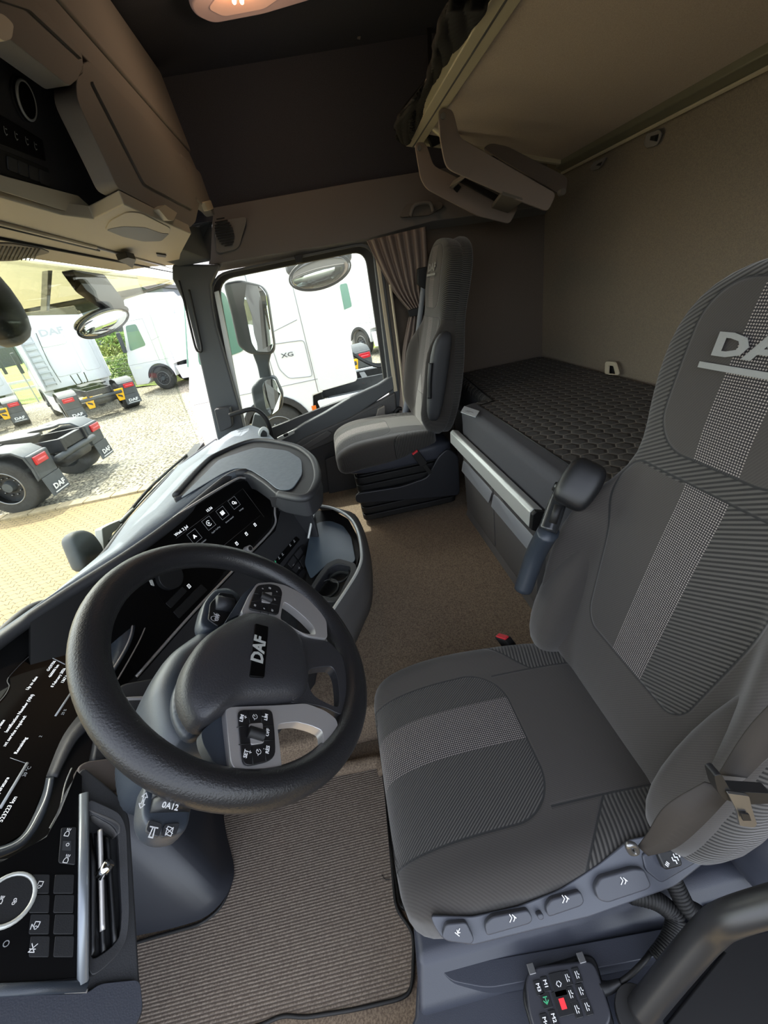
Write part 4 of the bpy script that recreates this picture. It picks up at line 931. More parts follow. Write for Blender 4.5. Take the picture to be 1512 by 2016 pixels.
# second strip: the darker demister shelf at the glass
tube('windscreen_shelf', [V3((.1, .92, .765))]+ats([(0, 1252), (110, 1180), (200, 1100), (255, 1030), (350, 925), (425, 868)], 'Y', .90), .018, M['dark'], db, flat=.8)
# passenger end of the top, rising to the door
pe = [at(430, 866, 'Y', .90), at(470, 835, 'Z', .80), at(512, 836, 'Z', .80), at(545, 872, 'Z', .80)]
prism('passenger_top', rpoly([at(350, 930, 'Y', .9), at(425, 868, 'Y', .90), at(455, 850, 'Z', .77), at(492, 836, 'Z', .79), at(520, 845, 'Z', .80), at(556, 880, 'Z', .82), at(500, 878, 'Z', .84), at(430, 905, 'Z', .84), at(380, 960, 'Z', .85)], .02, 3), (0, 0, -.03), M['dashtop'], db, bevel=.008)
prism('passenger_end', ats([(520, 845), (556, 880), (590, 900), (600, 960), (560, 960), (520, 900)], 'Z', .78), (0, 0, -.3), M['dark'], db, bevel=.01)
prism('end_socket', rpoly(ats([(506, 852), (517, 838), (530, 846), (530, 872), (516, 870)], 'X', 2.0), .02), (.01, 0, 0), M['alu'], db, bevel=.004)
prism('socket_hole', rpoly(ats([(512, 856), (518, 846), (526, 852), (525, 866), (516, 866)], 'X', 1.995), .01), (.004, 0, 0), M['black'], db, bevel=0)
# storage tray on the centre pod: raised dark lip, pale inner floor
po = z_([(335, 985), (395, 925), (425, 896), (500, 868), (572, 876), (612, 898), (628, 925), (627, 958), (603, 984), (545, 974), (520, 952), (490, 932), (462, 930), (420, 950)])
prism('pod_top', rpoly(po, .03, 3), (0, 0, -.06), M['dark'], db, bevel=.012, seg=3)
ti = z_([(352, 985), (432, 905), (505, 881), (566, 888), (594, 905), (596, 935), (575, 966), (548, 966), (522, 944), (492, 925), (465, 922), (440, 932)], ZL+.003)
prism('tray_floor', rpoly(ti, .03, 3), (0, 0, .003), M['dashtop'], db, bevel=.002)
tube('tray_lip', z_([(345, 975), (395, 920), (428, 895), (500, 868), (572, 876), (610, 897), (624, 925), (622, 955), (600, 980), (548, 973)], ZL+.002), .012, M['dark'], db, flat=.8)
# pod flank running down from the tray
fl_t = z_([(420, 896), (500, 872), (572, 878), (612, 900), (628, 928), (627, 958), (603, 984), (545, 976), (520, 990)], ZL-.02)
c0 = sum(fl_t, V3((0, 0, 0)))/len(fl_t)
SPq = at(250, 1090, 'Z', ZL); _d = (at(468, 936, 'Z', ZL)-SPq).normalized(); SNq = V3((_d.y, -_d.x, 0)); SNq = (SNq if SNq.y < 0 else -SNq); SNq = (SNq*.93+V3((0, 0, .37))).normalized()
lv = [(0, 1), (-.10, 1.0), (-.2, .95), (-.42, .80)]
v = []; f = []; m_ = len(fl_t)
for h, s in lv:
    for p in fl_t:
        q = V3(((p.x-c0.x)*s+c0.x, (p.y-c0.y)*s+c0.y, p.z+h)); o_ = (q-SPq).dot(SNq)+.02; v.append(q-SNq*max(0, o_))
for i in range(3):
    for j in range(m_): f.append((i*m_+j, i*m_+(j+1) % m_, (i+1)*m_+(j+1) % m_, (i+1)*m_+j))
mesh('pod_flank', v, f, M['dark'], db, thick=.01)
prism('flank_facet', [at(548, 978, 'Z', ZL-.012), at(603, 986, 'Z', ZL-.012), at(626, 962, 'Z', ZL-.012), at(622, 985, 'Z', ZL-.07), at(600, 1008, 'Z', ZL-.07), at(553, 1000, 'Z', ZL-.07)], (.02, .03, 0), M['mid'], db, bevel=.004)
# fascia plane S, turned to the driver
Lb, Lc = at(250, 1090, 'Z', ZL), at(468, 936, 'Z', ZL)
dS = (Lc-Lb).normalized(); nh = V3((dS.y, -dS.x, 0)); nh = nh if nh.y < 0 else -nh
SN = (nh*.93+V3((0, 0, .37))).normalized(); SP = Lb
def sp(pts, h=0): return ats(pts, SP+SN*h, SN)
prism('fascia', sp([(60, 1225), (250, 1090), (458, 945), (480, 938), (505, 945), (538, 985), (552, 1000), (575, 1060), (600, 1100), (560, 1180), (430, 1330), (200, 1420), (60, 1400)], -.006), -SN*.01, M['black'], db, bevel=0)
tube('hood_lip', z_([(-80, 1330), (0, 1262), (120, 1178), (250, 1095), (340, 1030), (430, 955), (458, 936)], ZL-.004)+sp([(482, 930), (510, 938), (545, 975), (556, 1005)], .0), .014, M['dark'], db, flat=1.0)
tube('screen_bezel', sp([(270, 1076), (362, 1006), (458, 947), (480, 941), (500, 947), (536, 985), (541, 1010), (537, 1040), (471, 1110), (380, 1206), (268, 1332)], .002), .0038, M['silver'], db, k=6)
sc1 = prism('media_screen', rpoly(sp([(282, 1072), (362, 1010), (458, 952), (480, 946), (498, 952), (532, 988), (536, 1010), (533, 1036), (468, 1104), (400, 1160), (330, 1200), (290, 1140)], .0), .01), SN*.002, M['gloss'], db, bevel=0)
FS = lambda q, h=.003: Fr(at(q[0], q[1], SP+SN*h, SN), dS, SN.cross(dS))
def stx(q, s, size, mat='glow', pr=None): text('lettering', s, FS(q), size*.85, M[mat], pr or sc1, bold=.01, c=.0003)
def ssy(q, L, sc_=.01, mat='glow', pr=None, wd=.0013):
    hh_ = .003 if pr is None else {'lower_fascia': .0082, 'key_block': .0150}.get(pr.name, .003)
    v, f = strokes_g([[(x*sc_, y*sc_) for x, y in l] for l in L], FS(q, hh_), wd, .0003); mesh('symbol', v, f, M[mat], pr or sc1, smooth=False)
sq = [[(-1, -1), (1, -1), (1, 1), (-1, 1), (-1, -1)]]
stx((357, 1045), 'Wed. 2 Jul', .0135); stx((412, 1003), '15:36', .0135)
for q, nm in (((383, 1056), 'Android Auto'), ((411, 1030), 'Apple CarPlay'), ((438, 1010), 'Driver manual'), ((461, 990), 'Settings'), ((410, 1086), '')):
    ssy(q, sq, .0165, 'glowdim', wd=.0008)
    if nm: stx((q[0]+14, q[1]+13), nm, .0078, 'glowdim')
ssy((383, 1056), [[(-.6, -.5), (0, .6), (.6, -.5), (0, -.1), (-.6, -.5)], [(0, .4), (0, -.1)]], .008, wd=.0025)
ssy((411, 1030), [circ(0, 0, .9, 14, 40, 320), [(-.2, -.4), (.4, 0), (-.2, .4), (-.2, -.4)]], .009)
ssy((438, 1010), [[(-.8, -.6), (-.8, .7), (.8, .7), (.8, -.6), (-.8, -.6)], [(-.6, 0), (.6, 0)], [(-.6, .3), (.6, .3)], [(-.6, -.3), (.6, -.3)]], .008, wd=.002)
ssy((461, 990), [circ(-.3, .2, .5, 10), circ(.5, -.3, .35, 8)], .009, wd=.002)
for q in ((466, 1070), (485, 1051), (502, 1033)):
    ssy(q, [[(-.6, -.8), (-.6, .8), (.6, .8), (.6, -.8), (-.6, -.8)], [(-.3, .2), (.3, .2)]], .006, wd=.0018)
for a, b in (((421, 1090), (512, 1015)), ((347, 1060), (478, 962)), ((478, 962), (520, 1018))):
    p, q = sp([a, b], .0028); v, f = tube_g([p, q], .0005, n=5, spline=False); mesh('screen_line', v, f, M['mid'], sc1)
kn = at(484, 1083, SP+SN*.002, SN); cyl('volume_knob', kn, kn+SN*.022, .011, M['silver'], db, n=28); cyl('knob_cap', kn+SN*.022, kn+SN*.024, .007, M['black'], db)
# gloss panel left of it with light knob, seen through the wheel
gp = prism('gloss_panel', sp([(205, 1130), (330, 1100), (440, 1130), (380, 1200), (268, 1328), (225, 1370)], -.001), SN*.0015, M['gloss'], db, bevel=0)
kc = at(330, 1138, SP+SN*.0, SN); cyl('dark_knob', kc, kc+SN*.02, .033, M['darker'], db, n=32)
prism('knob_marker', sp([(293, 1142), (299, 1142), (303, 1154), (297, 1152)], .012), SN*.003, M['alu'], db, bevel=0)
for P_ in ([(325, 1188), (358, 1155), (368, 1164), (336, 1198)], [(340, 1205), (395, 1150), (408, 1162), (352, 1218)]):
    prism('blank_switch', rpoly(sp(P_, .001), .003), SN*.003, M['darker'], db, bevel=.001)
ssy((372, 1154), [[(-.6, -.8), (-.6, .8), (.6, .8), (.6, -.8), (-.6, -.8)], [(0, -.4), (0, .4)]], .006, pr=gp)
# lower fascia with climate rows
lo_ = [(552, 1000), (612, 1010), (618, 1085), (612, 1130), (560, 1185), (470, 1300), (380, 1330), (268, 1340), (380, 1212), (471, 1116), (541, 1045)]
lf = prism('lower_fascia', sp(lo_, .0), SN*.004, M['dark'], db, bevel=.003)
cr = prism('climate_row', rpoly(sp([(534, 1112), (582, 1056), (590, 1062), (543, 1120)], .005), .004), SN*.003, M['gloss'], lf, bevel=.001)
ssy((541, 1107), [[(-1, 0), (1, 0)], [(-.5, -.6), (-.5, .6)], [(.5, -.6), (.5, .6)]], .007, 'green', lf, .002)
for q in ((549, 1098), (556, 1091), (571, 1073), (579, 1065)): ssy(q, [[(-.7, -.7), (.7, -.7)], [(-.5, 0), (.5, .4)], [(0, -.7), (0, .7)]], .006, 'glowdim', lf, .0016)
blk = prism('key_block', rpoly(sp([(548, 1132), (590, 1076), (600, 1070), (618, 1100), (612, 1125), (590, 1158), (575, 1150)], .012), .008), -SN*.02, M['darker'], db, bevel=.004)
for P_ in ([(566, 1110), (577, 1094), (584, 1103), (573, 1118)], [(579, 1092), (590, 1078), (597, 1087), (587, 1101)], [(575, 1121), (586, 1106), (593, 1114), (583, 1128)], [(589, 1104), (598, 1092), (606, 1108), (597, 1118)], [(587, 1132), (597, 1119), (603, 1126), (594, 1140)]):
    prism('key', rpoly(sp(P_, .012), .002), SN*.0025, M['dark'], blk, bevel=.001)
ssy((553, 1122), sq, .006, 'glowdim', blk); ssy((578, 1112), [[(-1, 0), (1, 0)]], .005, 'glowdim', blk); ssy((589, 1118), [[(-1, 0), (1, 0)], [(0, -1), (0, 1)]], .005, 'glowdim', blk)
k2 = at(581, 1143, SP+SN*.012, SN); ring_ = [k2+(dS*math.cos(a)+SN.cross(dS)*math.sin(a))*.017+SN*.004 for a in [i*math.pi/12 for i in range(24)]]
tube('dial_ring', ring_, .0018, M['alu'], db, closed=True, spline=False, n=8); cyl('dial', k2, k2+SN*.004, .016, M['darker'], db)

# open tray and cup holders with pale rim
ZT = .62
wt = z_([(627, 995), (657, 1001), (688, 1019), (705, 1048), (712, 1093), (705, 1122), (685, 1156), (651, 1207), (628, 1240)], ZT)
wb = z_([(640, 1010), (690, 1010), (712, 1040), (726, 1090), (731, 1140), (728, 1190), (712, 1230), (692, 1272), (660, 1300)], .42)
wt_, wb_ = crom(wt, 4), crom(wb, 4)
patch('tray_wall', wt_, wb_, M['mid'], db, th=.012, n=3)
tube('tray_rim', wt_, .0048, M['alu'], db, spline=False, flat=1)
tf = z_([(617, 1006), (655, 1004), (686, 1022), (702, 1052), (708, 1092), (700, 1122), (680, 1156), (651, 1200), (622, 1232), (600, 1190), (604, 1120)], .56)
prism('tray_base', tf, (0, 0, -.02), M['black'], db, bevel=0)
prism('tray_inner', rpoly(z_([(612, 1045), (625, 1030), (650, 1026), (676, 1036), (692, 1058), (701, 1105), (690, 1112), (666, 1104), (645, 1112), (612, 1142), (600, 1110)], .565), .02), (0, 0, .004), M['dashtop2'] if 'dashtop2' in M else simple('tray rubber', '#4d5a66', .35, grain=.4), db, bevel=.002)
co = rpoly(z_([(608, 1160), (622, 1136), (643, 1108), (665, 1098), (700, 1108), (704, 1122), (684, 1156), (668, 1180), (655, 1186), (622, 1178)], .60), .012, 3)
ci = rpoly(z_([(618, 1161), (630, 1142), (648, 1118), (664, 1109), (688, 1114), (690, 1124), (678, 1148), (668, 1170), (656, 1176), (628, 1171)], .60), .012, 3)
ringplate('cup_holder', co, ci, (0, 0, -.03), M['dark'], db, bevel=.004)
cub = MB(); cub.add(*prism_g([p+V3((0, 0, -.04)) for p in ci], (0, 0, .002)))
cub.build('cup_well', M['black'], db, smooth=False)
for q in ((668, 1130), (645, 1158)):
    c = at(q[0], q[1], 'Z', .58); rg = [c+V3((math.cos(a)*.042, math.sin(a)*.034, 0)) for a in [i*math.pi/12 for i in range(24)]]
    tube('cup_ring', rg, .004, M['darker'], db, closed=True, spline=False, n=8)
# bulk under the dash, joining pod and wall
prism('lower_body', [V3((x, y, .10)) for x, y in ((.74, .92), (.74, .56), (.86, .42), (1.02, .30), (1.30, .26), (1.62, .34), (1.75, .62), (2.62, .68), (2.62, .92))], (0, 0, .34), M['dark'], db, bevel=.03)
tube('side_strip', [at(620, 1000, 'Z', .68), at(612, 1035, 'Z', .62), at(607, 1060, 'Z', .58)], .005, M['alu'], db)

# instrument cluster plane C
KP = V3((0, .735, .862)); KN = V3((.04, -.60, .80)).normalized()
def kp(pts, h=0): return ats(pts, KP+KN*h, KN)
prism('cluster_base', kp([(-80, 1300), (0, 1262), (120, 1180), (215, 1125), (260, 1200), (215, 1340), (190, 1500), (160, 1560), (120, 1650), (0, 1720), (-80, 1740)], -.006), -KN*.03, M['black'], db, bevel=0)
cs = prism('instrument_screen', kp([(-80, 1395), (0, 1378), (20, 1350), (18, 1330), (60, 1287), (85, 1280), (180, 1290), (170, 1430), (90, 1540), (50, 1640), (0, 1670), (-80, 1700)], -.003), KN*.004, M['gloss'], db, bevel=0)
tube('cluster_edge_line', kp([(-60, 1430), (0, 1380), (18, 1353), (17, 1334), (60, 1290), (84, 1282), (110, 1284)], .002), .0008, M['mid'], db)
FK = lambda q, h=.0015: Fr(at(q[0], q[1], KP+KN*h, KN), V3((1, 0, 0)), V3((0, .8, .6)))
def ktx(q, s, size, mat='glow', al='CENTER'): text('lettering', s, FK(q), size*.56, M[mat], cs, c=.0003, align=al)
ktx((101, 1311), 'G429706', .0125); ktx((106, 1321), '460000 km', .0125, al='CENTER'); ktx((115, 1334), '8 February 2026', .0125); ktx((127, 1337), '1367 h', .0125)
ktx((63, 1345), 'Up to date', .0125); ktx((30, 1416), 'Vehicle Identification Number (VIN)', .0125); ktx((27, 1442), 'Next service required:', .0125); ktx((41, 1468), 'Remaining', .0125)
ktx((0, 1428), 'Update', .0125); ktx((53, 1519), '30 °C', .0125, 'glowdim'); ktx((16, 1593), '523223 km', .014, 'glow'); ktx((0, 1555), 'Temperature', .0125); ktx((126, 1402), '25 %', .011, 'glowdim'); ktx((80, 1450), '2', .011, 'glowdim')
for a, b, r in (((0, 1592), (54, 1502), .0022), ((109, 1410), (141, 1362), .0018), ((96, 1292), (128, 1308), .0010), ((20, 1492), (52, 1503), .0004)):
    p, q = kp([a, b], .001); v, f = tube_g([p, q], r, n=6, spline=False); mesh('gauge_line', v, f, M['glowdim'], cs)
# pale curved bezel of the cluster and the dark slopes around it
def ribbon(name, A, B, mat, pr, th=.004, **k): return patch(name, crom(A, 5), crom(B, 5), mat, pr, th=th, **k)
ribbon('cluster_bezel', kp([(92, 1532), (86, 1560), (70, 1600), (48, 1640), (20, 1662), (-40, 1680)], .004), kp([(107, 1530), (99, 1570), (82, 1616), (56, 1655), (24, 1677), (-40, 1700)], .012), M['column'], db)
tube('bezel_edge', kp([(98, 1533), (91, 1568), (74, 1605), (52, 1642), (22, 1664), (-40, 1682)], .009), .0012, M['alu'], db)
ribbon('cluster_slope', kp([(92, 1530), (126, 1448), (170, 1390), (196, 1350)], .0), kp([(112, 1530), (148, 1462), (185, 1420), (205, 1380)], .012), M['dark'], db)
tube('cluster_outer_line', kp([(141, 1512), (128, 1545), (118, 1590), (98, 1630)], .006), .0012, M['alu'], db)
# right end of the cluster hood seen through the wheel
ribbon('cluster_right_end', kp([(185, 1190), (205, 1230), (215, 1262), (212, 1295), (195, 1340)], .0), kp([(238, 1176), (262, 1205), (265, 1240), (250, 1280), (210, 1345)], .02), M['column'], db)
tube('right_end_edge', kp([(238, 1182), (256, 1206), (260, 1238), (246, 1278), (205, 1345)], .02), .0022, M['silver'], db)
tube('right_outer_edge', kp([(262, 1158), (282, 1190), (288, 1222), (276, 1258), (236, 1330), (215, 1360)], .012), .0016, M['silver'], db)
# driver side console: gloss switch panel, silver frame, air vent
DP = V3((.30, .50, .72)); DN = V3((-.12, -.70, .70)).normalized()
def dp(pts, h=0): return ats(pts, DP+DN*h, DN)
prism('side_console', rpoly(dp([(-60, 1690), (20, 1690), (100, 1640), (140, 1540), (165, 1508), (240, 1570), (256, 1610), (262, 1700), (276, 1930), (285, 1990), (260, 2040), (-60, 2060)], -.012), .01), -DN*.035, M['dark'], db, bevel=.006)
sg_ = prism('switch_panel', dp([(-60, 1720), (0, 1700), (90, 1650), (118, 1600), (150, 1520), (160, 1530), (156, 1925), (0, 1937), (-60, 1940)], -.008), DN*.004, M['gloss'], db, bevel=0)
def rail(name, a, b, w_, mat='silver'):
    v, f = tube_g(dp([a, b], .001), w_, n=12, spline=False, up=DN, flat=.6); mesh(name, v, f, M[mat], db)
M['post'] = simple('post metal', '#868c93', .35, metal=.5); rail('silver_post', (165, 1562), (163, 1938), .0062, 'post'); rail('silver_base', (-60, 1952), (172, 1941), .0055, 'column'); rail('base_line', (-60, 1957), (172, 1951), .0018)
prism('lower_skin', rpoly(dp([(-60, 1962), (172, 1955), (196, 1936), (276, 1928), (282, 1990), (250, 2050), (-60, 2080)], -.002), .008), -DN*.02, M['slate'], db, bevel=.006)
# vent
vo = rpoly(dp([(172, 1570), (238, 1600), (250, 1630), (256, 1800), (250, 1860), (200, 1912), (176, 1925)], .002), .012, 3)
vi = rpoly(dp([(176, 1600), (222, 1625), (232, 1640), (240, 1800), (236, 1850), (200, 1880), (178, 1890)], -.001), .010, 3)
ringplate('vent_frame', vo, vi, -DN*.012, M['dark'], db, bevel=.003)
prism('vent_cavity', dp([(174, 1595), (235, 1620), (245, 1860), (178, 1895)], -.012), -DN*.02, M['black'], db, bevel=0)
ribbon('vent_scoop', dp([(174, 1592), (232, 1618), (236, 1640)], .0), dp([(178, 1612), (212, 1640), (222, 1652)], -.012), M['mid'], db)
for a, b, c_, d in (((178, 1640), (176, 1895), (186, 1700), (186, 1872)), ((206, 1645), (222, 1865), (214, 1650), (228, 1850)), ((188, 1640), (200, 1880), (196, 1650), (206, 1870))):
    ribbon('vent_slat', dp([a, ((a[0]+b[0])/2, (a[1]+b[1])/2), b], -.008), dp([c_, ((c_[0]+d[0])/2, (c_[1]+d[1])/2), d], .0), M['darker'], db)
tube('vent_bar', dp([(197, 1634), (199, 1700), (202, 1832)], .002), .0042, M['silver'], db, flat=.7)
tube('vent_slider', [dp([(198, 1724)], .004)[0], dp([(215, 1700)], .018)[0]], .0075, M['chrome'], db, n=16)
# switches
FD = lambda q, h=.0: Fr(at(q[0], q[1], DP+DN*h, DN), V3((1, 0, 0)), V3((0, .7, .7)))
def dsy(q, L, sc_=.006, mat='white', wd=.0009, h=-.002):
    sc_ *= .68
    v, f = strokes_g([[(x*sc_, y*sc_) for x, y in l] for l in L], FD(q, h), wd, .0003); mesh('symbol', v, f, M[mat], sg_, smooth=False)
lamp = [[(-1, -.6), (-1, .6), (-.3, .6), (.3, .3), (.3, -.3), (-.3, -.6), (-1, -.6)], [(.6, .4), (1.1, .5)], [(.6, 0), (1.1, 0)], [(.6, -.4), (1.1, -.5)]]
prism('headlamp_rocker', rpoly(dp([(120, 1630), (150, 1628), (148, 1704), (114, 1700)], -.003), .003), DN*.002, M['darker'], sg_, bevel=.001)
prism('rocker_window', dp([(124, 1656), (140, 1656), (139, 1675), (122, 1674)], -.0008), DN*.001, M['dark'], sg_, bevel=0)
dsy((133, 1639), lamp, .0065, h=-.0005); dsy((131, 1691), lamp, .0065, h=-.0005); dsy((133, 1663), [circ(0, 0, .5, 10)], .005, h=.0004)
kc = at(14, 1776, DP+DN*-.004, DN); FDk = FD((14, 1776), -.004)
tube('light_dial_ring', [FDk.p(.026*math.cos(a), .026*math.sin(a), .006) for a in [i*math.pi/16 for i in range(32)]], .0028, M['alu'], db, closed=True, spline=False, n=8)
cyl('light_dial', kc, kc+DN*.006, .024, M['darker'], db, n=32)
dsy((28, 1775), [circ(-.5, 0, .4, 8), circ(.5, 0, .4, 8), [(-.2, -.6), (.2, -.6)]], .005, h=.003); dsy((2, 1772), lamp, .005, h=.003)
dsy((12, 1858), [circ(0, 0, .8, 12)], .005, 'glowdim')
for i, (y0, y1) in enumerate(((1722, 1760), (1762, 1798), (1800, 1840), (1843, 1885))):
    for x0, x1 in ((60, 98), (108, 146)):
        prism('blank_key' if (x0 > 100 or i == 1) else 'key', rpoly(dp([(x0, y0), (x1, y0), (x1-2, y1), (x0-4, y1)], -.0035), .002), DN*.0015, M['darker'], sg_, bevel=.0006)
cam_ = [[(-.4, -1), (.9, -1), (.9, .3), (0, .3)], circ(-.5, -.4, .4, 8), [(-1, .8), (.2, 1), (-.4, .2)]]
dsy((76, 1742), cam_, .0058, h=-.0015); dsy((69, 1822), cam_, .0058, h=-.0015); dsy((65, 1866), [[(-1, .8), (.9, -.8)], [(-1, -.8), (.9, .8)], [(-1, .8), (-1, -.8)], [(-.3, .8), (-.3, -.8)]], .0058, h=-.0015)
# knee panel strips and the dark column pedestal in the footwell
prism('knee_panel', rpoly(dp([(150, 1512), (168, 1498), (290, 1482), (330, 1540), (280, 1555), (190, 1562), (166, 1560)], -.03), .01), -DN*.03, M['greige2'] if False else simple('knee plastic', '#524a46', .5, grain=.3), db, bevel=.008)
prism('knee_panel_upper', rpoly(dp([(200, 1395), (240, 1345), (320, 1330), (330, 1480), (180, 1500)], -.06), .01), -DN*.03, M['dark'], db, bevel=.006)
tube('knee_strip', dp([(225, 1380), (250, 1376), (300, 1374)], -.05), .0035, M['silver'], db)
def ringlev(name, levels, mat, pr):
    v = []; f = []; m_ = len(levels[0])
    for L in levels: v += L
    for i in range(len(levels)-1):
        for j in range(m_): f.append((i*m_+j, i*m_+(j+1) % m_, (i+1)*m_+(j+1) % m_, (i+1)*m_+j))
    f.append(tuple((len(levels)-1)*m_+j for j in range(m_)))
    return mesh(name, v, f, mat, pr)
fo = [(462, 1705), (460, 1735), (440, 1775), (405, 1808), (340, 1828), (270, 1842), (120, 1870), (60, 1700), (200, 1500), (420, 1500), (445, 1640)]
fi = [(436, 1705), (435, 1735), (418, 1770), (390, 1792), (330, 1806), (270, 1820), (120, 1840), (80, 1700), (220, 1520), (400, 1520), (425, 1640)]
L0 = rpoly(z_(fo, .0), .03, 3); L1 = rpoly(z_(fo, .02), .03, 3); L2 = rpoly(z_(fi, .035), .03, 3)
L3 = [V3((p.x-.0, p.y+.01, .50)) for p in L2]
L3 = [V3((p.x*1.0, p.y+.02, .48)) for p in L2]
ringlev('column_pedestal', [L0, L1, L2, L3], M['slate2'] if 'slate2' in M else simple('pedestal plastic', '#2b2d33', .4), db)
# ---------------------------------------------------------------- overhead console above the windscreen
oc = thing('overhead_console', 'beige and black overhead storage console above the windscreen, top left', 'console', (1.3, .6, 1.7))
YF = .42
def yf(pts, h=0): return ats(pts, 'Y', YF+h)
prism('upper_body', [V3((.1, .47, 1.98)), V3((2.60, .47, 1.98)), V3((2.62, .50, 2.33)), V3((.1, .50, 2.33))], (0, .4, 0), M['greige2'], oc, bevel=.01)
prism('upper_door', rpoly([V3((.2, YF+.01, 2.04)), V3((2.60, YF+.01, 2.04)), V3((2.61, YF+.04, 2.33)), V3((.2, YF+.04, 2.33))], .02), (0, .05, 0), M['greige'], oc, bevel=.012, seg=4)
prism('upper_shelf', [V3((.2, YF+.012, 1.95)), V3((2.585, YF+.004, 1.95)), V3((2.585, YF+.02, 2.045)), V3((.2, YF+.02, 2.045))], (0, .05, 0), M['greige'], oc, bevel=.006)
ec = prism('end_door', rpoly([V3((2.28, YF-.005, 1.80)), V3((2.50, YF-.015, 1.795)), V3((2.60, YF-.012, 1.79)), V3((2.60, YF-.002, 1.97)), V3((2.28, YF-.0, 1.965))], .02), (0, .05, 0), M['greige'], oc, bevel=.012, seg=3)
prism('door_knob', rpoly(yf([(403, 397), (415, 394), (421, 411), (410, 415)], -.02), .006), (0, .02, 0), M['beige'], ec, bevel=.004)
do = rpoly(yf([(150, 165), (158, 128), (175, 119), (398, 350), (397, 382), (385, 437), (374, 448), (231, 370), (216, 335), (152, 198)]), .02, 3)
od = prism('storage_door', do, (0, .05, 0), M['greige'], oc, bevel=.014, seg=4)
prism('door_field', rpoly(yf([(180, 156), (395, 360), (378, 412), (285, 362)], -.006), .015, 3), (0, .01, 0), M['greige'], od, bevel=.008, seg=3)
prism('door_knob', rpoly(yf([(312, 411), (325, 403), (349, 419), (342, 434), (331, 433)], -.022), .006), (0, .022, 0), M['beige'], od, bevel=.005)
od2 = prism('storage_door', rpoly(yf([(-90, -60), (60, 10), (120, 66), (162, 106), (166, 146), (137, 170), (23, 80), (-90, 0)], .0), .015, 3), (0, .05, 0), M['greige'], oc, bevel=.012, seg=3)
prism('door_field', rpoly(yf([(-90, -70), (60, -10), (158, 100), (164, 118), (60, 20), (-90, -30)], -.006), .01, 3), (0, .01, 0), M['greige2'], od2, bevel=.004)
prism('door_knob', rpoly(yf([(-20, 20), (8, 28), (28, 48), (24, 76), (10, 82), (-30, 55)], -.03), .01), (0, .03, 0), M['beige'], od2, bevel=.006)
# switch panel leaning below the doors
QP = at(120, 300, 'Y', .54); QN = V3((0, -.93, -.36)).normalized()
def qp(pts, h=0): return ats(pts, QP+QN*h, QN)
prism('switch_panel', qp([(-90, -20), (0, 60), (137, 160), (152, 150), (150, 198), (231, 362), (245, 385), (240, 398), (186, 417), (0, 350), (-90, 320)]), -QN*.03, M['dark'], oc, bevel=.004)
FQ = lambda q, h=.001: Fr(at(q[0], q[1], QP+QN*h, QN), V3((1, 0, 0)), V3((0, -.36, .93)))
def stx2(q, L, sc_=.010, mat='alu', wd=.0018):
    v, f = strokes_g([[(x*sc_, y*sc_) for x, y in l] for l in L], FQ(q, .0045), wd, .0003); mesh('symbol', v, f, M[mat], oc, smooth=False)
prism('symbol_strip', rpoly(qp([(-60, 190), (0, 226), (81, 274), (88, 317), (2, 285), (-60, 262)], .0), .004), QN*.003, M['gloss'], oc, bevel=.001)
for q in ((11, 258), (32, 268), (53, 278), (70, 288)): stx2(q, [[(-.5, .8), (-.5, -.3), (0, -.8), (.5, -.5)], [(0, .5), (.6, .5)]], .008)
prism('key_block', rpoly(qp([(-30, 280), (6, 296), (94, 331), (98, 372), (8, 344), (-30, 332)], .0), .006), QN*.002, M['black'], oc, bevel=.001)
for i in range(4):
    x0 = 12+i*21; y0 = 306+i*8.6
    prism('key', rpoly(qp([(x0, y0), (x0+19, y0+7.5), (x0+21, y0+35), (x0+2, y0+28)], .002), .004), QN*.003, M['dark'], oc, bevel=.001)
kq = FQ((46, 196), .004); tube('dial_ring', [kq.p(.031*math.cos(a), .031*math.sin(a), .006) for a in [i*math.pi/18 for i in range(36)]], .0026, M['galv'], oc, closed=True, spline=False, n=8)
cyl('dial', kq.o-QN*.004, kq.o+QN*.008, .029, M['gloss'], oc, n=36)
cyl('dial_bezel', kq.o-QN*.02, kq.o+QN*.001, .037, M['black'], oc, n=36)
prism('panel_lip', rpoly(qp([(-90, 318), (0, 345), (140, 382), (170, 408), (176, 414), (165, 420), (130, 417), (0, 376), (-90, 352)], .004), .006), QN*.016, M['beige'], oc, bevel=.006, seg=3)
# underside
def qz(pts, z=1.625): return ats(pts, 'Z', z)
M['under'] = simple('console underside', '#a39a89', .7, grain=.4, gs=500)
under = [V3((.2, .60, 1.64))]+qz([(0, 380), (120, 416), (182, 424)], 1.64)+qz([(236, 380), (300, 412), (372, 446), (352, 488), (348, 512)], 1.655)+[V3((2.60, .80, 1.60)), V3((2.55, .94, 1.60)), V3((.2, .94, 1.60))]
ctr = V3((1.7, .72, 1.63)); v = under+[p+V3((0, 0, .03)) for p in under]; n_ = len(under)
prism('underside', [V3((p.x, p.y, 1.632)) for p in under], (0, 0, .03), M['under'], oc, bevel=.004)
rcs = qz([(206, 452), (216, 434), (250, 416), (276, 418), (335, 448), (333, 462), (318, 475), (282, 476), (240, 466)], 1.631)
prism('pull_recess', rpoly([p+V3((0, 0, -.002)) for p in rcs], .03, 4), (0, 0, .004), M['under'], oc, bevel=.001)
prism('pull_shade', rpoly(qz([(208, 453), (240, 446), (285, 448), (320, 460), (334, 460), (318, 475), (282, 476), (240, 466)], 1.628), .02, 4), (0, 0, .003), M['pillar'], oc, bevel=.001)  # flat darker plate, shade of the recess put into its colour
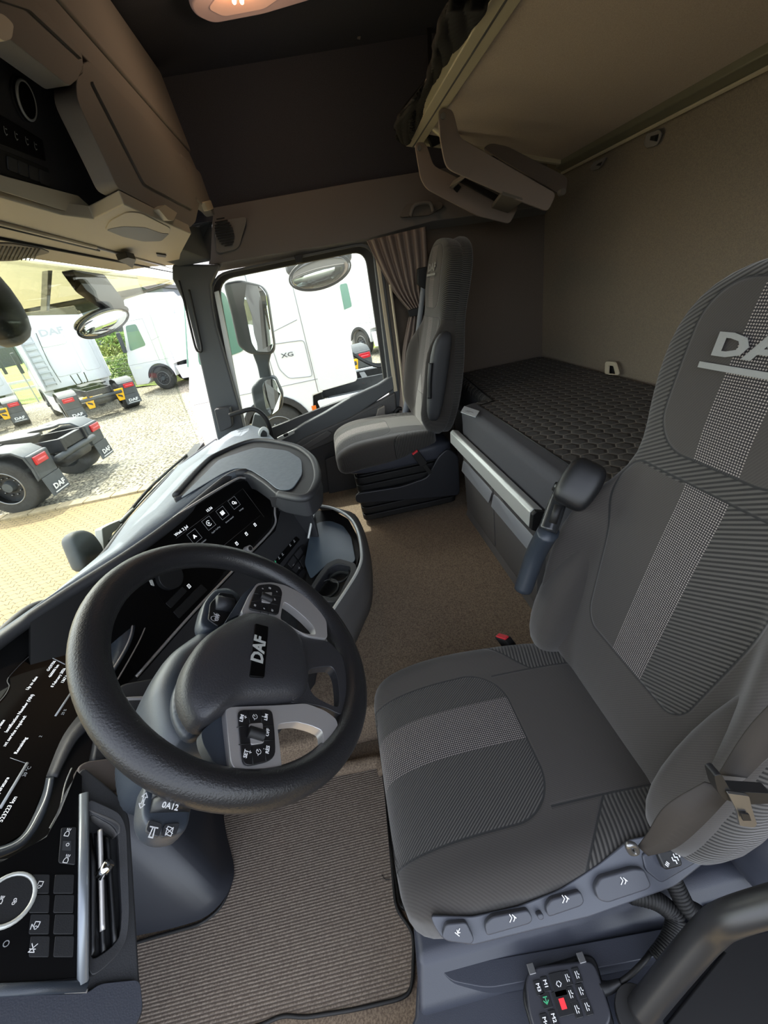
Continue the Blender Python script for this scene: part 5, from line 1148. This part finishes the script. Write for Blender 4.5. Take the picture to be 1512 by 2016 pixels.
prism('end_box', [at(362, 441, 'Y', .52), at(395, 447, 'Y', .50), at(420, 432, 'X', 2.62), at(416, 515, 'X', 2.60), at(346, 488, 'Y', .60)], (.0, .16, 0), M['pillar'], oc, bevel=.008)
for a, b, r_, m_ in (((-60, 424), (188, 487), .006, 'beige'), ((-60, 430), (195, 493), .004, 'black'), ((188, 487), (345, 530), .004, 'silver'), ((-60, 458), (350, 538), .004, 'black')):
    p, q = qz([a, b], 1.628); v, f = tube_g([p, q], r_, n=8, spline=False); mesh('trim_line', v, f, M[m_], oc)
gr = rpoly(qz([(-60, 480), (20, 480), (80, 490), (100, 498), (30, 514), (-60, 516)], 1.628), .02)
prism('speaker_mesh', gr, (0, 0, .006), M['greige2'], oc, bevel=.002)
mb = MB()
for i in range(12):
    a = at(-10+i*8, 484+i*.6, 'Z', 1.626); b = at(-22+i*8, 512, 'Z', 1.626); mb.add(*tube_g([a, b], .0018, n=6, spline=False))
mb.build('speaker_ribs', M['mid'], oc)
tag(prism('blind_clip', rpoly(qz([(232, 513), (252, 507), (268, 511), (261, 528), (246, 519)], 1.60), .004), (0, 0, .02), M['black'], bevel=.002), 'small black clip under the console at windscreen top', 'clip')
prism('slot', qz([(308, 500), (328, 503), (326, 507), (310, 505)], 1.626), (0, 0, .004), M['black'], oc, bevel=0)

# grab handle and bracket on the right pillar
gh = tag(tube('pillar_grab_handle', ats([(452, 818), (470, 812), (500, 806), (522, 822), (533, 850), (538, 885)], 'X', 2.42), .013, M['black'], n=14), 'black curved grab handle at the base of right pillar', 'grab handle')
tag(prism('pillar_bracket', rpoly(ats([(421, 806), (452, 802), (458, 840), (432, 852)], 'X', 2.5), .015), (.06, 0, 0), M['dark'], bevel=.008), 'dark block bracket at the foot of the right windscreen pillar', 'bracket')

# ---------------------------------------------------------------- mirrors, wipers and visor outside the glass
mm = thing('door_mirror', 'tall grey door mirror with two glasses outside the passenger window', 'mirror', at(500, 800, 'X', 3.05))
def mx(pts, x=3.05): return ats(pts, 'X', x)
prism('upper_housing', rpoly(mx([(438, 556), (470, 550), (515, 561), (526, 577), (541, 682), (538, 698), (491, 698), (468, 682), (453, 613)]), .03, 3), (.10, 0, 0), M['fender'], mm, bevel=.02, seg=4)
prism('upper_glass', rpoly([at(472, 557, 'X', 3.06), at(512, 564, 'X', 3.03), at(523, 578, 'X', 3.03), at(538, 681, 'X', 3.0), at(531, 693, 'X', 3.0), at(506, 692, 'X', 3.02), at(496, 676, 'X', 3.03)], .015, 3), (.006, -.002, 0), M['mirror'], mm, bevel=0)
prism('stem', rpoly(mx([(496, 694), (534, 694), (528, 716), (534, 745), (512, 748), (506, 720)], 3.08), .02), (.06, 0, 0), M['fender'], mm, bevel=.015)
prism('lower_housing', rpoly(mx([(493, 765), (512, 744), (541, 741), (557, 775), (556, 803), (534, 823), (515, 822), (500, 803)]), .025, 3), (.09, 0, 0), M['fender'], mm, bevel=.02, seg=4)
prism('lower_glass', rpoly([at(516, 758, 'X', 3.03), at(523, 748, 'X', 3.03), at(540, 746, 'X', 3.02), at(554, 779, 'X', 3.0), at(548, 807, 'X', 3.0), at(533, 818, 'X', 3.02), at(523, 803, 'X', 3.03)], .015, 3), (.006, -.002, 0), M['mirror'], mm, bevel=0)
prism('foot', mx([(500, 815), (530, 822), (520, 860), (492, 850)], 3.1), (.06, 0, 0), M['fender'], mm, bevel=.01)
km = thing('kerb_mirror', 'wide oval mirror hanging outside above the passenger window', 'mirror', at(630, 535, 'X', 3.0))
kc_ = at(631, 533, 'X', 3.0)
ax1 = (at(690, 512, 'X', 3.0)-at(571, 540, 'X', 3.0)).normalized()
soft('housing', kc_+V3((0, 0, .045)), ax1, V3((.5, 0, .86)), V3((-.86, 0, .5)).normalized(), [(-.06, .12, .03, 0, 0), (-.03, .2, .07, 0, 0), (0, .215, .08, 0, 0), (.03, .21, .078, 0, 0), (.035, .19, .06, 0, 0)], M['darker'], km, e=.85, n=40)
n_m = V3((-.93, -.05, -.25)).normalized()
el = [at(630+60*math.cos(a)*1.0+0, 536+33*math.sin(a)-14*math.cos(a), 'X', 2.93) for a in [2*math.pi*i/40 for i in range(40)]]
c_ = sum(el, V3((0, 0, 0)))/40
dome('glass', el, V3((-1, 0, -.1)).normalized(), [(-.01, 1.0), (0, .99), (.012, .8), (.02, .5), (.023, .15)], M['mirror'], km, sub=1)
tube('rim', el, .006, M['darker'], km, closed=True, spline=False, n=8)
fm = thing('front_mirror', 'oval mirror on a dark arm hanging outside the windscreen', 'mirror', at(200, 600, 'Y', 1.12))
prism('arm', rpoly(ats([(140, 530), (205, 540), (244, 592), (246, 606), (232, 614), (218, 606), (170, 572)], 'Y', 1.12), .015), (0, .05, 0), M['darker'], fm, bevel=.012, seg=3)
el = [at(203+50*math.cos(a), 636+25*math.sin(a)-16*math.cos(a), 'Y', 1.10) for a in [2*math.pi*i/36 for i in range(36)]]
dome('glass', el, V3((0, -1, -.12)).normalized(), [(-.02, .98), (0, .99), (.012, .8), (.02, .5), (.023, .15)], M['mirror'], fm, sub=1)
el2 = [at(206+52*math.cos(a), 627+22*math.sin(a)-17*math.cos(a), 'Y', 1.13) for a in [2*math.pi*i/36 for i in range(36)]]
dome('housing', el2, V3((0, 1, .1)), [(-.005, 1.0), (.02, 1.0), (.05, .85), (.07, .5)], M['darker'], fm, sub=1)
tube('rim', el, .005, M['darker'], fm, closed=True, spline=False, n=8)
tag(soft('hanging_housing', at(-14, 600, 'Y', 1.08), V3((.96, 0, .28)).normalized(), V3((0, 1, 0)), V3((-.2, 0, .97)).normalized(), [(-.13, .03, .02, 0, 0), (-.115, .08, .045, 0, 0), (-.03, .1, .06, 0, 0), (.08, .09, .05, 0, 0), (.13, .05, .03, 0, 0)], M['darker'], None, e=.7, n=32), 'dark rounded mirror housing cut by the left photo edge under visor', 'mirror')
lb = thing('kerb_view_housing', 'grey rounded lobe standing outside the windscreen beside the wiper', 'mirror', at(170, 1100, 'Y', 1.0))
dome('shell', rpoly(ats([(132, 1060), (140, 1047), (160, 1042), (180, 1050), (200, 1078), (204, 1100), (160, 1128), (145, 1092)], 'Y', 1.0), .02, 3), V3((-.3, -1, .2)).normalized(), [(-.06, .8), (-.03, 1.0), (0, 1.0), (.015, .93), (.022, .75), (.026, .3)], M['fender'], lb)
wi = thing('wiper', 'long windscreen wiper lying along the glass bottom with silver arm', 'wiper', at(240, 1040, 'Y', 1.0))
def yw(pts, y=.985): return ats(pts, 'Y', y)
tube('blade', yw([(367, 896), (330, 928), (290, 966), (238, 1028)]), .007, M['black'], wi, n=8)
tube('blade_arm', yw([(340, 925), (290, 975), (250, 1020), (215, 1065)], .995), .008, M['steel'], wi, n=8, flat=.5)
prism('arm_head', rpoly(yw([(201, 1040), (216, 1032), (240, 1022), (246, 1030), (222, 1050), (216, 1080), (206, 1085)], 1.0), .008), (0, .03, 0), M['galv'], wi, bevel=.005)
tube('nozzle', yw([(238, 1026), (246, 1018), (262, 1002)], .98), .006, M['galv'], wi)
ob = tag(prism('outer_sun_visor', [V3((.1, 1.02, 1.64))]+[at(345, 552, 'Y', 1.02), at(342, 559, 'Y', 1.22), at(314, 569, 'Y', 1.24), at(245, 590, 'Y', 1.26), at(155, 619, 'Y', 1.28), at(43, 622, 'Y', 1.28), at(-60, 620, 'Y', 1.28)], (0, .006, .01), M['visor'], bevel=0), 'amber see-through sun visor outside the top of the windscreen', 'sun visor')
tag(prism('visor_bracket', ats([(95, 532), (104, 532), (98, 612), (92, 612)], 'Y', 1.2), (0, .03, 0), M['paint2'], bevel=.003), 'pale upright visor bracket behind the amber visor', 'bracket')
# ---------------------------------------------------------------- the yard outside
G = -1.2
st(mesh('ground_1', [(-2, -9, G), (7.34, -9, G), (7.65, 40, G), (-2, 40, G)], [(0, 1, 2, 3)], M['pavers'], smooth=False))
st(mesh('ground_2', [(7.1, -40, G-.004), (60, -40, G-.004), (60, 60, G-.004), (7.1, 60, G-.004)], [(0, 1, 2, 3)], M['gravel'], smooth=False))
kb = MB()
for i in range(80):
    y = -20+i*.5; x = 7.28+(y+20)*.00625
    kb.box((x+.09, y+.245, G+.01), (.13, .243, .03))
st(kb.build('kerb', M['kerb'], smooth=False, bevel=.012))
gv = []; gf = []; ny, nx_ = 60, 10
for i in range(ny):
    for j in range(nx_):
        y = -45+i*2.2; base = 26.6 if y > 17 else 22.8+(y-8.9)*.46
        base = max(base, 20.5) if y < 6 else base
        gv.append((base+.6+j*3, y, G-.02+min(j, 4)*.42+random.uniform(-.08, .08)))
for i in range(ny-1):
    for j in range(nx_-1): a = i*nx_+j; gf.append((a, a+nx_, a+nx_+1, a+1))
tag(mesh('grass_bank', gv, gf, M['grass']), 'sunlit green grass bank beyond the yard fence', 'grass', kind='stuff')
# fence
fn = thing('wire_fence', 'thin wire fence with grey posts along the far edge of the yard', 'fence', (23, 9, G))
fp_ = [(25.2, 2.5), (24.6, 5.7), (24.0, 9.2), (24.4, 11.7), (25.7, 14.5), (26.9, 17.3), (28.2, 20.1), (29.4, 23)]
for x, y in fp_: cyl('post', (x, y, G), (x-.05, y, G+1.75), .035, M['galv'], fn, n=10)
fw = MB()
for (x0, y0), (x1, y1) in zip(fp_, fp_[1:]):
    for k in range(9): z = G+.1+k*.2; fw.tube([(x0, y0, z), (x1, y1, z)], .006, n=4, spline=False)
    for k in range(28):
        t = k/28; fw.tube([(x0+(x1-x0)*t, y0+(y1-y0)*t, G+.1), (x0+(x1-x0)*(t+.0), y0+(y1-y0)*t, G+1.7)], .004, n=4, spline=False)
fw.build('wires', M['galv'], fn, smooth=False)
gdr = thing('guard_rail', 'white horizontal guard rail behind the fence at far left', 'guard rail', (27, 20, G))
for z in (.75, 1.15): box('beam', (28.5, 20.5, G+z), (.05, 4, .07), M['alu'], gdr, bevel=.01)
for y in (17.5, 19.5, 21.5): box('post', (28.6, y, G+.55), (.05, .05, .55), M['galv'], gdr, bevel=.01)
def hedge(name, label, spots, n, sz, mat='leaf'):
    v = []; f = []
    for (x, y, z, rx, ry, rz) in spots:
        for i in range(n):
            a = random.uniform(0, 2*math.pi); c = random.uniform(-.5, 1); r = random.uniform(.75, 1.05); s = math.sqrt(max(0, 1-c*c))
            p = V3((x+rx*r*s*math.cos(a), y+ry*r*s*math.sin(a), z+rz*r*c)); d1 = V3([random.uniform(-1, 1) for _ in range(3)]).normalized(); d2 = d1.orthogonal().normalized()
            q = random.uniform(.6, 1.3)*sz; k = len(v); v += [p-d1*q, p+d2*q*.5, p+d1*q, p-d2*q*.5]; f.append((k, k+1, k+2, k+3))
    return tag(mesh(name, v, f, M[mat], smooth=False), label, 'hedge', kind='stuff')
hedge('hedge', 'dense bright green hedge behind the fence between the parked trucks', [(24.5+i*.46, 8.0+i*1.0+random.uniform(-.2, .2), G+.9, .9, .9, random.uniform(.7, 1.1)) for i in range(5)]+[(25.5+i*.5, 7+i*1.2, G+2.0, 1.1, 1.0, .8) for i in range(6)], 700, .11)
hedge('shrub', 'yellow green shrubs seen beyond the right hand parked truck', [(26, -3.6-i*.9, G+2.2, .8, .8, 2.2) for i in range(3)], 700, .12)
bd_ = thing('building', 'grey flat roofed industrial building far behind the fence', 'building', (62, 26, G))
box('hall', (62, 29, G+3.0), (6, 12, 3.6), M['building'], bd_, bevel=0)
box('roof_edge', (61.9, 29, G+6.7), (6.2, 12.2, .2), M['mid'], bd_, bevel=0)
for k in range(5): box('door_panel', (55.9, 19+k*4.5, G+1.8), (.05, 1.6, 1.8), M['fender'], bd_, bevel=0)
tag(box('low_building', (60, 56, G+2), (6, 12, 2.2), M['building'], bevel=0), 'low grey building at the far left behind grass', 'building')

def wheel(parent, x, y, s, front=False):
    r, w_ = .51, .30 if front else .58
    v = []; f = []; n = 40
    pr = [(-w_/2, .30), (-w_/2, .46), (-w_/2+.03, .50), (-w_/2+.08, .51), (w_/2-.08, .51), (w_/2-.03, .50), (w_/2, .46), (w_/2, .30)]
    for i in range(n):
        a = 2*math.pi*i/n
        for (yy, rr) in pr: v.append((x+rr*math.cos(a), y+s*yy, r+rr*math.sin(a)))
    m_ = len(pr)
    for i in range(n):
        for j in range(m_-1): f.append((i*m_+j, i*m_+j+1, ((i+1) % n)*m_+j+1, ((i+1) % n)*m_+j))
    t = mesh('wheel', v, f, M['rubber'], parent)
    yo = y+s*(w_/2); dp_ = .02 if front else .14
    cyl('rim_disc', (x, yo-s*(dp_+.02), r), (x, yo-s*dp_, r), .305, M['chassis'], t, n=32)
    cyl('hub', (x, yo-s*dp_, r), (x, yo-s*(dp_-.10), r), .11, M['fender'], t, n=24, r2=.085)
    v, f = [], []
    rg = [V3((x+.30*math.cos(a), yo-s*.005, r+.30*math.sin(a))) for a in [2*math.pi*i/32 for i in range(32)]]
    tube('rim_edge', rg, .014, M['steel'], t, closed=True, spline=False, n=8)
    nb = MB()
    for k in range(10):
        a = 2*math.pi*k/10; c = V3((x+.17*math.cos(a), yo-s*dp_, r+.17*math.sin(a))); nb.add(*cyl_g(c, c+V3((0, s*.04, 0)), .017, n=8))
    nb.build('wheel_nuts', M['steel'], t)
    return t
def tractor(name, label, loc, rz, group, cab=True):
    t = thing(name, label, 'truck', loc, rz, group, local=True)
    for s in (1, -1):
        prism('frame_rail', [V3((-.8, s*.38, .80)), V3((5.0 if cab else 3.4, s*.38, .80)), V3((5.0 if cab else 3.4, s*.38, 1.04)), V3((-.8, s*.38, 1.04))], (0, s*.07, 0), M['chassis'], t, bevel=.01)
        wheel(t, 0, s*.96, s)
        arc = [(-.62, .55), (-.64, .75), (-.60, 1.0), (-.45, 1.12), (0, 1.17), (.45, 1.12), (.60, 1.0), (.66, .8)]
        o = [V3((a, s*.68, b)) for a, b in arc]; i_ = [V3((a*.94, s*.68, b-.03)) for a, b in arc[::-1]]
        prism('fender', o+i_, (0, s*.58, 0), M['fender'], t, bevel=.012)
        lf_ = prism('lamp_box', [V3((-.66, s*.70, .55)), V3((-.66, s*1.24, .55)), V3((-.68, s*1.24, 1.0)), V3((-.68, s*.70, 1.0))], (.1, 0, 0), M['fender'], t, bevel=.03, seg=3)
        tl_ = box('tail_lamp', (-.69, s*1.02, .88), (.02, .18, .075), M['redlens'], t, bevel=.015)
        box('lamp_bar', (-.712, s*1.02, .88), (.006, .12, .012), M['redlens2'], tl_, bevel=.003)
        mf = prism('mudflap', [V3((-.70, s*.70, .20)), V3((-.70, s*1.24, .20)), V3((-.67, s*1.24, .56)), V3((-.67, s*.70, .56))], (.015, 0, 0), M['fender'], t, bevel=.004)
        F = Fr((-.712, s*.97, .34), (0, -1, 0), (0.06, 0, 1)); text('lettering', 'DAF', F, .135, M['white'], mf, bold=.04, sx=1.35, c=.003)
        v, f = strokes_g([[(-.2, -.09), (.2, -.09)]], F, .02, .003); mesh('lettering_bar', v, f, M['white'], mf, smooth=False)
    tube('axle', [(0, -.9, .51), (0, .9, .51)], .09, M['chassis'], t)
    dome_v = soft('differential', V3((0, 0, .51)), V3((0, 1, 0)), V3((0, 0, 1)), V3((1, 0, 0)), [(-.26, .08, .08, 0, 0), (-.2, .17, .17, 0, 0), (0, .2, .2, 0, 0), (.2, .14, .14, 0, 0)], M['chassis'], t, e=1, n=24)
    tube('air_tank', [(-.62, -.45, .62), (-.62, .45, .62)], .13, M['chassis'], t, n=20)
    tube('rear_beam', [(-.74, -.7, .74), (-.74, .7, .74)], .06, M['fender'], t)
    for x_ in (-.7, .9, 2.0): box('cross_member', (x_, 0, .92), (.06, .38, .10), M['chassis'], t, bevel=.01)
    prism('fifth_wheel', rpoly([V3((-.4, -.22, 1.14)), V3((-.4, -.42, 1.14)), V3((.45, -.42, 1.16)), V3((.55, 0, 1.17)), V3((.45, .42, 1.16)), V3((-.4, .42, 1.14)), V3((-.4, .22, 1.14)), V3((-.02, .06, 1.15)), V3((-.02, -.06, 1.15))], .06), (0, 0, .05), M['chassis'], t, bevel=.012)
    for k in range(3): tube('air_hose', [(2.2, -.3+k*.25, 1.5), (1.7, -.2+k*.2, 1.15), (1.2, -.1+k*.1, 1.2)], .02, M['black'], t)
    tube('spring_link', [(-.3, .3, .7), (.6, .5, .6)], .05, M['chassis'], t); tube('spring_link', [(-.3, -.3, .7), (.6, -.5, .6)], .05, M['chassis'], t)
    if not cab: return t
    for s in (1, -1):
        wheel(t, 3.8, s*1.06, s, True)
        prism('side_skirt', rpoly([V3((.80, s*1.20, .38)), V3((2.9, s*1.20, .36)), V3((3.0, s*1.20, .95)), V3((.80, s*1.20, .95))], .05), (0, s*.04, 0), M['paint'], t, bevel=.015)
        prism('side_deflector', rpoly([V3((2.2, s*1.20, 1.15)), V3((2.9, s*1.22, 1.1)), V3((2.9, s*1.22, 3.75)), V3((2.4, s*1.20, 3.7)), V3((2.2, s*1.20, 3.4))], .08), (0, s*.03, 0), M['paint'], t, bevel=.01)
    arch = [(3.8+.64*math.cos(math.radians(a)), .52+.64*math.sin(math.radians(a))) for a in range(0, 181, 15)]
    prof_ = [(2.85, 1.08), (2.85, 3.72), (3.0, 3.95), (4.0, 3.92), (4.45, 3.5), (4.72, 2.6), (4.95, 1.9), (5.14, 1.4), (5.18, .42), (4.6, .40)]+[(a, max(.45, b)) for a, b in arch]+[(3.05, 1.05)]
    prism('cab', [V3((a, -1.24, b)) for a, b in prof_], (0, 2.48, 0), M['paint'], t, bevel=.07, seg=4)
    prism('windscreen', [V3((4.58, -1.1, 3.1)), V3((4.58, 1.1, 3.1)), V3((4.97, 1.15, 1.9)), V3((4.97, -1.15, 1.9))], (.03, 0, .01), M['truckglass'], t, bevel=.01)
    prism('grille', [V3((5.18, -.9, .5)), V3((5.18, .9, .5)), V3((5.14, .8, 1.4)), V3((5.14, -.8, 1.4))], (.02, 0, 0), M['chassis'], t, bevel=.01)
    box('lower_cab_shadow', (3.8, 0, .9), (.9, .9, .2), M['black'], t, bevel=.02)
    for s in (1, -1):
        prism('side_window', rpoly([V3((3.95, s*1.24, 2.0)), V3((4.78, s*1.24, 1.88)), V3((4.50, s*1.24, 2.9)), V3((4.0, s*1.24, 2.9))], .10, 3), (0, s*.012, 0), M['truckglass'], t, bevel=.004)
        prism('mirror_housing', rpoly([V3((4.85, s*1.33, 1.85)), V3((5.0, s*1.33, 1.85)), V3((4.95, s*1.33, 2.7)), V3((4.8, s*1.33, 2.7))], .05), (0, s*.14, 0), M['fender'], t, bevel=.04)
        ar_ = [V3((3.8+.66*math.cos(math.radians(a)), s*1.235, .53+.66*math.sin(math.radians(a)))) for a in range(8, 175, 12)]; ai_ = [V3((3.8+.55*math.cos(math.radians(a)), s*1.235, .53+.55*math.sin(math.radians(a)))) for a in range(174, 7, -12)]
        prism('wheel_arch', ar_+ai_, (0, s*.04, 0), M['chassis'], t, bevel=.01)
        g_ = []
        for L in ([(3.62, 1.3), (3.62, 3.05), (4.5, 3.05)], [(2.94, 1.1), (2.94, 3.8)], [(2.9, 1.32), (5.1, 1.30)], [(3.0, 2.3), (3.6, 2.15)]):
            for a, b in zip(L, L[1:]):
                v, f = tube_g([V3((a[0], s*1.242, a[1])), V3((b[0], s*1.242, b[1]))], .006, n=5, spline=False); mesh('panel_gap', v, f, M['paintline'], t)
    # rear wall relief, ladder
    for (y0, y1, z0, z1) in ((-.35, .55, 1.5, 2.5), (-.35, .55, 2.65, 3.55), (-1.1, -.5, 1.5, 2.7)):
        prism('rear_relief', rpoly([V3((2.855, y0, z0)), V3((2.855, y1, z0)), V3((2.855, y1, z1)), V3((2.855, y0, z1))], .12, 3), (-.03, 0, 0), M['paint'], t, bevel=.02)
    F = Fr((2.815, -.0, 3.15), (0, -1, 0), (0, 0, 1)); text('rear_lettering', 'DAF', F, .34, M['paint2'], t, bold=.03, sx=1.3, c=.004)
    for y in (.72, 1.08): tube('ladder_rail', [(2.72, y, 1.25), (2.72, y, 3.5)], .02, M['paint2'], t, spline=False)
    for k in range(9): box('ladder_step', (2.70, .9, 1.35+k*.22), (.05, .19, .035), M['paint2'], t, bevel=.01)
    tube('air_line', [(2.72, .55, 1.3), (2.7, .6, 2.1), (2.74, .5, 3.2)], .012, M['chassis'], t)
    return t
def chock(par_loc, rz, y, label, grp):
    c = thing('wheel_chock', label, 'wheel chock', par_loc, rz, grp, local=True)
    prism('wedge', [V3((-.74, y-.08, .42)), V3((-.74, y+.12, .42)), V3((-.76, y+.18, .85)), V3((-.76, y-.16, .85))], (.08, 0, 0), M['yellow'], c, bevel=.015)
    prism('strap', [V3((-.765, y-.04, .52)), V3((-.765, y+.10, .60)), V3((-.765, y+.10, .66)), V3((-.765, y-.04, .60))], (.01, 0, 0), M['chassis'], c, bevel=0)
    return c
TA = tractor('tractor_chassis', 'dark bare rear chassis with big wheel parked nearest on the gravel', (8.84, 6.21, G), 1.567, None, cab=False)
TB = tractor('tractor_unit', 'white tractor unit showing its rear wall and ladder, centre of windscreen view', (17.29, 9.02, G), .642, 'white tractor units parked in the yard')
def park(label, loc, rz):
    o = copy_tree(TB); o.location = loc; o.rotation_euler = (0, 0, rz); o['label'] = label; return o
park('white tractor unit mostly cut off at the left photo edge', (18.5, 14.1, G), .6)
park('white tractor unit seen from its side just left of the right pillar', (21.6, 3.87, G), 1.40)
T3 = park('big white tractor unit filling the view of the passenger window', (8.79, -2.60, G), 1.571)
park('white tractor unit with green side window beyond, right edge of passenger window', (16.86, -4.64, G), .6)
TE = copy_tree(TA); TE.name = 'tractor_chassis'; TE.location = (12.96, .18, G); TE.rotation_euler = (0, 0, .3); TE['label'] = 'rear chassis with red lamp seen small behind the big white truck'
chock((17.29, 9.02, G), .642, .42, 'yellow wheel chock left of centre on the centre truck tail', 'yellow chocks')
chock((17.29, 9.02, G), .642, -.62, 'yellow wheel chock by the right tail lamp of centre truck', 'yellow chocks')
chock((18.5, 14.1, G), .6, -.62, 'yellow wheel chock on the truck at the left photo edge', 'yellow chocks')
chock((12.96, .18, G), .3, -.62, 'yellow wheel chock beyond the big white truck', 'yellow chocks')
# locker outline, badge and marker on the truck beside the door
def t3(a, b, z): return V3((a, b, z))
ORG[T3.name] = V3((0, 0, 0))
lk = rpoly([t3(2.97, 1.245, 1.38), t3(2.97, 1.245, 1.98), t3(3.52, 1.245, 2.01), t3(3.50, 1.245, 1.6), t3(3.38, 1.245, 1.42)], .06, 3)
tube('locker_outline', lk, .006, M['paintline'], T3, closed=True, spline=False, n=5)
text('model_badge', 'XG', Fr(t3(3.30, 1.25, 1.80), (-1, 0, 0), (0, 0, 1)), .10, M['fender'], T3, bold=.01, sx=1.5, c=.004)
box('side_marker', t3(3.08, 1.25, .78), (.04, .01, .10), M['orange'], T3, bevel=.004)
box('step_box', t3(2.45, 1.0, .65), (.35, .2, .25), M['chassis'], T3, bevel=.03)

for ch in list(T3.children):
    if ch.name.startswith('mirror_housing'):
        for k in ch.children: bpy.data.objects.remove(k)
        bpy.data.objects.remove(ch)
